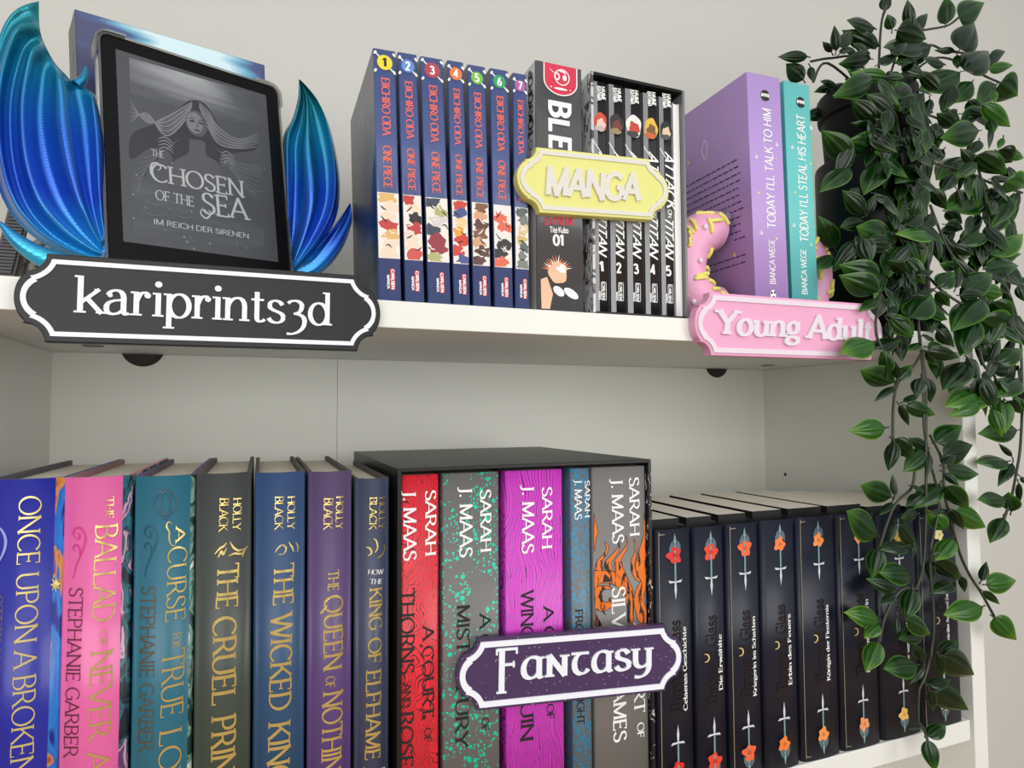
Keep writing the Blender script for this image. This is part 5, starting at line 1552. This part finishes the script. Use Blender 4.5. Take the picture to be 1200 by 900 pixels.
# ------------------------------------------------------------------ planter, pot and trailing plant
PC = (75.0, 6.5)
pl = thing('planter', 'tall glossy black planter standing on the top board under the plant pot', 'planter', (PC[0], PC[1], 1.85))
m = MB(); m.lathe((PC[0], PC[1], 1.85), [(0.01, 0), (4.75, 0), (4.9, .15), (5.0, 1.0), (5.02, 17.6), (4.95, 17.9), (4.8, 17.9), (4.75, 17.5), (4.7, 16.6), (.01, 16.6)], 64); m.build('planter_body', mat('glossy_black', (7, 8, 11), .36, spec=.18), pl, smooth=True)
plant = thing('potted_plant', 'trailing plant with glossy dark green leaves in a black pot on the planter', 'plant', (PC[0], PC[1], 18.5))
m = MB(); m.lathe((PC[0], PC[1], 18.5), [(.01, 0), (3.85, 0), (3.95, .2), (4.3, 6.2), (4.58, 6.3), (4.64, 6.6), (4.66, 8.4), (4.55, 8.6), (4.4, 8.5), (4.35, 7.4), (.01, 7.4)], 64); m.build('pot', mat('matt_black_pot', (11, 11, 12), .5, spec=.15), plant, smooth=True)

def leaf_mat(name, dark, light, vein):
    m = bpy.data.materials.new(name); m.use_nodes = True
    nt = m.node_tree; L = nt.links.new; b = nt.nodes['Principled BSDF']
    b.inputs['Roughness'].default_value = .21; b.inputs['Specular IOR Level'].default_value = .32
    uv = nt.nodes.new('ShaderNodeUVMap'); s = nt.nodes.new('ShaderNodeSeparateXYZ'); L(uv.outputs[0], s.inputs[0])
    # v across the blade (-1 .. 1): paler at the margin
    ab = nt.nodes.new('ShaderNodeMath'); ab.operation = 'ABSOLUTE'; L(s.outputs['Y'], ab.inputs[0])
    r = nt.nodes.new('ShaderNodeValToRGB'); el = r.color_ramp.elements
    el[0].position, el[0].color = .0, lin(vein); el[1].position, el[1].color = .1, lin(dark)
    el.new(.82).color = lin(dark); el.new(1.0).color = lin(light)
    L(ab.outputs[0], r.inputs[0])
    r2 = nt.nodes.new('ShaderNodeValToRGB'); r2.color_ramp.elements[0].position = .6; r2.color_ramp.elements[0].color = (0, 0, 0, 1); r2.color_ramp.elements[1].position = 1.05; r2.color_ramp.elements[1].color = (.8, .8, .8, 1)
    L(s.outputs['X'], r2.inputs[0])
    mx = nt.nodes.new('ShaderNodeMix'); mx.data_type = 'RGBA'
    L(r2.outputs[0], mx.inputs['Factor']); L(r.outputs[0], mx.inputs[6]); mx.inputs[7].default_value = lin(light)
    L(mx.outputs[2], b.inputs['Base Color'])
    return m
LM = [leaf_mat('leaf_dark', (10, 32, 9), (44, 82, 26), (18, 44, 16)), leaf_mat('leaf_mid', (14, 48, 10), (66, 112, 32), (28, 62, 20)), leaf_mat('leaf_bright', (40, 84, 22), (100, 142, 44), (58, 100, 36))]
LEAF = MB(); LEAF.uv = []
PET = MB()
rl = random.Random(21)
def leaf(base, tip, wid, mi, nrm=None, droop=.12):
    base = Vector(base); tip = Vector(tip); ax = tip - base; ln = ax.length; ax.normalize()
    n0 = nrm if nrm is not None else Vector((0, -1, .25))
    side = ax.cross(n0); side.normalize(); up = side.cross(ax); up.normalize()
    ns, nw = 10, 16; V = []
    for i in range(ns + 1):
        t = i / ns
        prof = (t ** .72) * ((1 - t) ** 1.16) * 3.15 if 0 < t < 1 else 0.0
        hw = wid / 2 * prof
        for j in range(nw + 1):
            v = -1 + 2 * j / nw
            # centre groove with two raised ribs either side, margins falling back
            rib = .05 * (math.cos(v * math.pi * 3.4) + .35) * hw * (1 - .5 * v * v) - .26 * hw * v * v - .06 * hw * abs(v)
            z = rib - droop * ln * (t - .35) ** 2
            V.append(base + ax * (t * ln) + side * (hw * v) + up * z)
            LEAF.uv.append((t, v))
    n = nw + 1
    LEAF.add(V, [(i * n + j, i * n + j + 1, (i + 1) * n + j + 1, (i + 1) * n + j) for i in range(ns) for j in range(nw)], mi)

def depth_at(px, py):
    if py < 95: y = 4.5
    elif py < 360: y = 4.0 - 5.6 * (py - 95) / 265
    else: y = -1.9
    if px < 992 and 110 < py < 345: y = max(y, 2.6)
    if px > 1140 and py > 100: y = min(y, 1.0)
    if 992 <= px < 1100 and py > 84: y = min(y, 1.0)   # in front of the pot
    return y

CROPS = {1: (900, 0, 4.0), 2: (940, 120, 4.615), 3: (940, 250, 4.615), 4: (980, 370, 5.4545), 5: (980, 480, 5.4545), 6: (980, 600, 5.4545), 7: (1000, 740, 5.625)}
# measured leaves: view, stalk end, tip, width / length, shade
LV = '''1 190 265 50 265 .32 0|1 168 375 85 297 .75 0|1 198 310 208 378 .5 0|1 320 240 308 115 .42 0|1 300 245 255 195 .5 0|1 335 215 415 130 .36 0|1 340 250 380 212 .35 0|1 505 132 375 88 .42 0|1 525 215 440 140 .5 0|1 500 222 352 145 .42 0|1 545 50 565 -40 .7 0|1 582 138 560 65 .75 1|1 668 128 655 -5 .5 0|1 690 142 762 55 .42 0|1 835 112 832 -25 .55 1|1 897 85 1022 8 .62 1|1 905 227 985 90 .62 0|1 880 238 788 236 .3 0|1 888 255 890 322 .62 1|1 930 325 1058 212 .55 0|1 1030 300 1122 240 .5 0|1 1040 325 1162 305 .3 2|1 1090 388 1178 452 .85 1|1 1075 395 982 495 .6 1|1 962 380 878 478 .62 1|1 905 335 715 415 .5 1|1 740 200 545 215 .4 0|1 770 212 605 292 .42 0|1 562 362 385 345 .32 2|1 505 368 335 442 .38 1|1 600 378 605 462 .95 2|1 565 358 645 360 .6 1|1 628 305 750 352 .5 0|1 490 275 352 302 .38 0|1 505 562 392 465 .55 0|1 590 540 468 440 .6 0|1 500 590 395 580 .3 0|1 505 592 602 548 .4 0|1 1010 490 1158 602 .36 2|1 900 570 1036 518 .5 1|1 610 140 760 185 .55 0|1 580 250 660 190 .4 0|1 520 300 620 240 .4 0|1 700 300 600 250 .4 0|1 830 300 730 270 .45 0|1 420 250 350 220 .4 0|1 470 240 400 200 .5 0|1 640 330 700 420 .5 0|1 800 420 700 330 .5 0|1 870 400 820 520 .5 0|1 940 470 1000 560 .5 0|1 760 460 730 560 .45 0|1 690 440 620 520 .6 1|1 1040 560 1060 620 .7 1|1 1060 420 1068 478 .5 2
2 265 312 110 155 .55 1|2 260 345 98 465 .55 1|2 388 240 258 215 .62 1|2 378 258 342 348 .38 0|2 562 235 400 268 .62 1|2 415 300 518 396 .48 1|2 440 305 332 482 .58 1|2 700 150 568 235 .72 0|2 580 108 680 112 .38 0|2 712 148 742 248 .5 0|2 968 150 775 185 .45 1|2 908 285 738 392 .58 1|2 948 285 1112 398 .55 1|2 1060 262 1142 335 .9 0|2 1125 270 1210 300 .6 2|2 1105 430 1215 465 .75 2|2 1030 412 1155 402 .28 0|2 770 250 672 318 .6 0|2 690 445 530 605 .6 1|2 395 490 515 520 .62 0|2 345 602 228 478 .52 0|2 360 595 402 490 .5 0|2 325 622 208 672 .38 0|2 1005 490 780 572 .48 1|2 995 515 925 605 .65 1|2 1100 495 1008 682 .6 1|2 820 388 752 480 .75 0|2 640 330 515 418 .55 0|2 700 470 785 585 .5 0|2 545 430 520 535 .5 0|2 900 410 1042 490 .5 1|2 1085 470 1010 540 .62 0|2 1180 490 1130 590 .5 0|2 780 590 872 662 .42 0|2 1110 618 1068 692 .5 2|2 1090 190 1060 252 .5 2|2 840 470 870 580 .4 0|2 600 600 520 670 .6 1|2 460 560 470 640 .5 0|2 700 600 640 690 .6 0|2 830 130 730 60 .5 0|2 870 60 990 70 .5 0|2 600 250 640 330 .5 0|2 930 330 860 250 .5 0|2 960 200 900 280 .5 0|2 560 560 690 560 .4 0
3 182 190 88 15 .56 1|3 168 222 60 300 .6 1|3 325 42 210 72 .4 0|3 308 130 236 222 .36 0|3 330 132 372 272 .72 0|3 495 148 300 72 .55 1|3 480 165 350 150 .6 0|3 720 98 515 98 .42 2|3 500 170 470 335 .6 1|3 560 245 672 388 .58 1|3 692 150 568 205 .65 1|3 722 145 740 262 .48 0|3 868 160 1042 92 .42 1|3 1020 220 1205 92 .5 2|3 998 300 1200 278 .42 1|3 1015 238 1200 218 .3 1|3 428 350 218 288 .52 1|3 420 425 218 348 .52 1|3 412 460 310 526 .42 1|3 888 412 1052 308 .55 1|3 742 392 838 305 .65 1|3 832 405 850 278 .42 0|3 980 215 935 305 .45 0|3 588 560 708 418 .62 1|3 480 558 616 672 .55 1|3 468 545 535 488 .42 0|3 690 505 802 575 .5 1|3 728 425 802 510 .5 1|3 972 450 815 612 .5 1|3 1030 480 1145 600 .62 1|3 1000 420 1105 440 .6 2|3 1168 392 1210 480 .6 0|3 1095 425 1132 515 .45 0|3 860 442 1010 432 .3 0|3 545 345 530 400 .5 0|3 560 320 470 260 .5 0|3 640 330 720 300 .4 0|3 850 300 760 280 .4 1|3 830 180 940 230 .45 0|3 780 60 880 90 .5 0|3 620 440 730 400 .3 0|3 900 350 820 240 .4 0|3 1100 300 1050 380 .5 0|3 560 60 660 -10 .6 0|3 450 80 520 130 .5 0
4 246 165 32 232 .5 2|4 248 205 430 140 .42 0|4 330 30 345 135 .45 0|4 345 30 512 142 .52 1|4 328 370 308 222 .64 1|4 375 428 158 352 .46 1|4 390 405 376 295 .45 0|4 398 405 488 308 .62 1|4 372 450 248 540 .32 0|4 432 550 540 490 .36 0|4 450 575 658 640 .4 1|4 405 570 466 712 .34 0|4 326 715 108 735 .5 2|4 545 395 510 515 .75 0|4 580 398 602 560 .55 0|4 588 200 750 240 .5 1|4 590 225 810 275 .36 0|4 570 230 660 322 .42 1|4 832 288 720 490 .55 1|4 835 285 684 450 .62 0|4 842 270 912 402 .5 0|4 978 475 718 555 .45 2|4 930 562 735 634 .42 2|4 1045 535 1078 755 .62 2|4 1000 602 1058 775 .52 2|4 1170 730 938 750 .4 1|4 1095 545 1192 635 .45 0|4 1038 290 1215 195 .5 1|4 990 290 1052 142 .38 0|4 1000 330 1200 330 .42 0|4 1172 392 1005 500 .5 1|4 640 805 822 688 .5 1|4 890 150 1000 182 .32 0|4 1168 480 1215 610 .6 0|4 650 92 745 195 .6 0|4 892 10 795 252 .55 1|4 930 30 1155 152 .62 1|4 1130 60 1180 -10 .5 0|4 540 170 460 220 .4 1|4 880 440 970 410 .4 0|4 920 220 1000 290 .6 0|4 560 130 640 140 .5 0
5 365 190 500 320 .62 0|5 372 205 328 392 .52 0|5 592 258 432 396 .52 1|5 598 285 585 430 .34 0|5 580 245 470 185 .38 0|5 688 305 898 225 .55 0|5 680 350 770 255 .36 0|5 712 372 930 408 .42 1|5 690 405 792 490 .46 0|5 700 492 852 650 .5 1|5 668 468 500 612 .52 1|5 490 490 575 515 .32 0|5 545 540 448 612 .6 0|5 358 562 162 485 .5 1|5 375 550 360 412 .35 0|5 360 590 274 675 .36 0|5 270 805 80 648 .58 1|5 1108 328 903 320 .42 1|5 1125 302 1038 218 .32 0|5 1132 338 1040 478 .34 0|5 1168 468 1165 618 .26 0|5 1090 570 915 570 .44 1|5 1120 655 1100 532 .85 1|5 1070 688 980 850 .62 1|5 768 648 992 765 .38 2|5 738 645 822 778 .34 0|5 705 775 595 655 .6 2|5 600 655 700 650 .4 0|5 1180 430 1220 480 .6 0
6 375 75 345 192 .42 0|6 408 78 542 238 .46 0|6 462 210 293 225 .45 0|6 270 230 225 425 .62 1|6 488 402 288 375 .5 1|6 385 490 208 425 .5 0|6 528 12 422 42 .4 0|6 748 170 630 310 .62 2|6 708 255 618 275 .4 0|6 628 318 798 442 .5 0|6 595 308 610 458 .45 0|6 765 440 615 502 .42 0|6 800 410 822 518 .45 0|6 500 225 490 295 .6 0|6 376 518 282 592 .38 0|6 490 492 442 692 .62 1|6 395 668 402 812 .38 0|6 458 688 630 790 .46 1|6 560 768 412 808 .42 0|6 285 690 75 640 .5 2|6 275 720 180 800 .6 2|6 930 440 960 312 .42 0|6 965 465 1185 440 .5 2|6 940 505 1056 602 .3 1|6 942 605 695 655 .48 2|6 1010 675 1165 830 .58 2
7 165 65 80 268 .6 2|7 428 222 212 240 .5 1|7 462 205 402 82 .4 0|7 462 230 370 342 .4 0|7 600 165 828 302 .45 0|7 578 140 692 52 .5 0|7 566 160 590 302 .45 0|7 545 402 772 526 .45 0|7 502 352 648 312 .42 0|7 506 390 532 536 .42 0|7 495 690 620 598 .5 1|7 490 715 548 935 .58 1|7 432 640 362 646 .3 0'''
for part in LV.replace('\n', '|').split('|'):
    c, bx, by, tx, ty, rt_, sh = part.split()
    ox, oy, sc = CROPS[int(c)]
    bp = (ox + float(bx) / sc, oy + float(by) / sc); tp = (ox + float(tx) / sc, oy + float(ty) / sc)
    y0 = depth_at(*bp) + rl.uniform(-.7, .7); y1 = y0 + rl.uniform(-.7, .5)
    if int(c) >= 5 and bp[0] < 1140: y0 = min(y0, -1.5); y1 = min(y1, -1.5)
    if int(c) == 4 or (int(c) == 3 and by and float(by) > 330): y0 = min(y0, -1.6); y1 = min(y1, -1.6)
    a, b = at(*bp, y0), at(*tp, y1)
    ln = (b - a).length
    n_ = (C_POS - a).normalized() + Vector((rl.uniform(-.45, .45), 0, rl.uniform(-.2, .5)))
    leaf(a, b, ln * float(rt_) * 1.05, int(sh), n_, rl.uniform(.05, .3))
    # short stalk
    dirv = (a - b).normalized()
    PET.tube([a + dirv * .35 + Vector((0, .15, 0)), a + (b - a) * .06], [.07, .05], 5)
# fuller growth around the pot and behind the front leaves
for i in range(260):
    if i < 75:
        ang = rl.uniform(-.3, math.pi * 1.6); rr = rl.uniform(1.5, 6.0)
        a = Vector((PC[0] + 1.5 + rr * math.cos(ang), PC[1] + rr * math.sin(ang) * .7, 26.2 + rl.uniform(-.3, 2.2)))
        b = a + Vector((math.cos(ang) * 2.2, math.sin(ang) * 1.6, rl.uniform(-1.6, .6)))
    else:
        px_ = (rl.uniform(1030, 1192) if i < 185 else rl.uniform(1000, 1085)) if i < 215 else rl.uniform(1130, 1200); py_ = (rl.uniform(110, 415) if i < 185 else rl.uniform(84, 300)) if i < 215 else rl.uniform(180, 470)
        a = at(px_, py_, depth_at(px_, py_) + (rl.uniform(.8, 2.2) if i < 185 else rl.uniform(-.8, .3))); 
        if a.x < 79.5 and (a.x - PC[0]) ** 2 + (a.y - PC[1]) ** 2 < 33: a = at(px_, py_, .0 + rl.uniform(-1.2, .6))
        b = a + Vector((rl.uniform(-1.6, 1.6), rl.uniform(-.8, .5), rl.uniform(-2.4, -.6))).normalized() * rl.uniform(2.4, 3.7)
    leaf(a, b, (b - a).length * rl.uniform(.42, .62), rl.choice((0, 0, 1)), Vector((rl.uniform(-.6, .4), -1, rl.uniform(0, .7))), rl.uniform(.1, .35))
LEAF.build('foliage', LM, plant, smooth=True, angle=0, label='glossy dark green pointed leaves')
stems = [
    [(1030, 84), (1048, 130), (1058, 190), (1062, 260), (1072, 330), (1078, 400), (1085, 450), (1085, 520), (1085, 600), (1082, 660), (1074, 690)],
    [(1060, 150), (1062, 230), (1068, 300), (1076, 380), (1082, 440), (1083, 500), (1090, 540), (1100, 590), (1090, 650), (1094, 720), (1092, 760), (1085, 790), (1077, 810), (1076, 845)],
    [(1081, 412), (1070, 430), (1053, 448), (1047, 475), (1046, 520)],
    [(1072, 552), (1068, 572), (1050, 590), (1040, 612), (1031, 640)],
    [(1090, 510), (1105, 542), (1106, 575), (1112, 600), (1124, 646), (1137, 675), (1150, 695), (1166, 724)],
    [(1196, 400), (1198, 460), (1196, 520), (1190, 560), (1185, 583), (1176, 610)],
    [(1033, 345), (1027, 370), (1027, 392), (1035, 412)],
    [(1030, 84), (1005, 70), (975, 68), (950, 72)], [(1000, 70), (970, 74), (953, 96)], [(1025, 80), (1032, 35), (1038, 10)],
    [(1040, 84), (1060, 40), (1085, 35), (1110, 30), (1124, 20)], [(1045, 84), (1080, 56), (1110, 60), (1138, 63)], [(1045, 84), (1090, 70), (1130, 75), (1152, 88), (1172, 97)],
    [(1068, 300), (1100, 337), (1130, 358), (1155, 370)], [(1090, 190), (1135, 203), (1165, 216), (1198, 226)], [(1074, 690), (1058, 690), (1045, 705), (1035, 730), (1031, 752)],
    [(1076, 845), (1084, 858), (1087, 868)], [(1090, 240), (1110, 290), (1135, 330), (1150, 420), (1165, 440), (1172, 470)], [(1090, 95), (1120, 150), (1150, 210), (1165, 300), (1185, 350), (1197, 390)],
    [(1105, 275), (1140, 318), (1180, 330), (1200, 335)],
]
for s in stems:
    P = [at(x, y, depth_at(x, y) + (.35 if y > 120 else 1.2)) for x, y in s]
    if s[0][1] < 100: P[0] = Vector((PC[0] + (P[0].x - PC[0]) * .4, PC[1] - 1.2, 26.2))
    for q in P:
        if q.z < 0 and q.x < 80.5: q.y = min(q.y, -1.3)
    PET.tube([Vector(p) for p in spline2([tuple(p) for p in P], 6)], .12, 7)
PET.build('stems', [mat('stem_green', (44, 52, 34), .45)], plant, smooth=True)
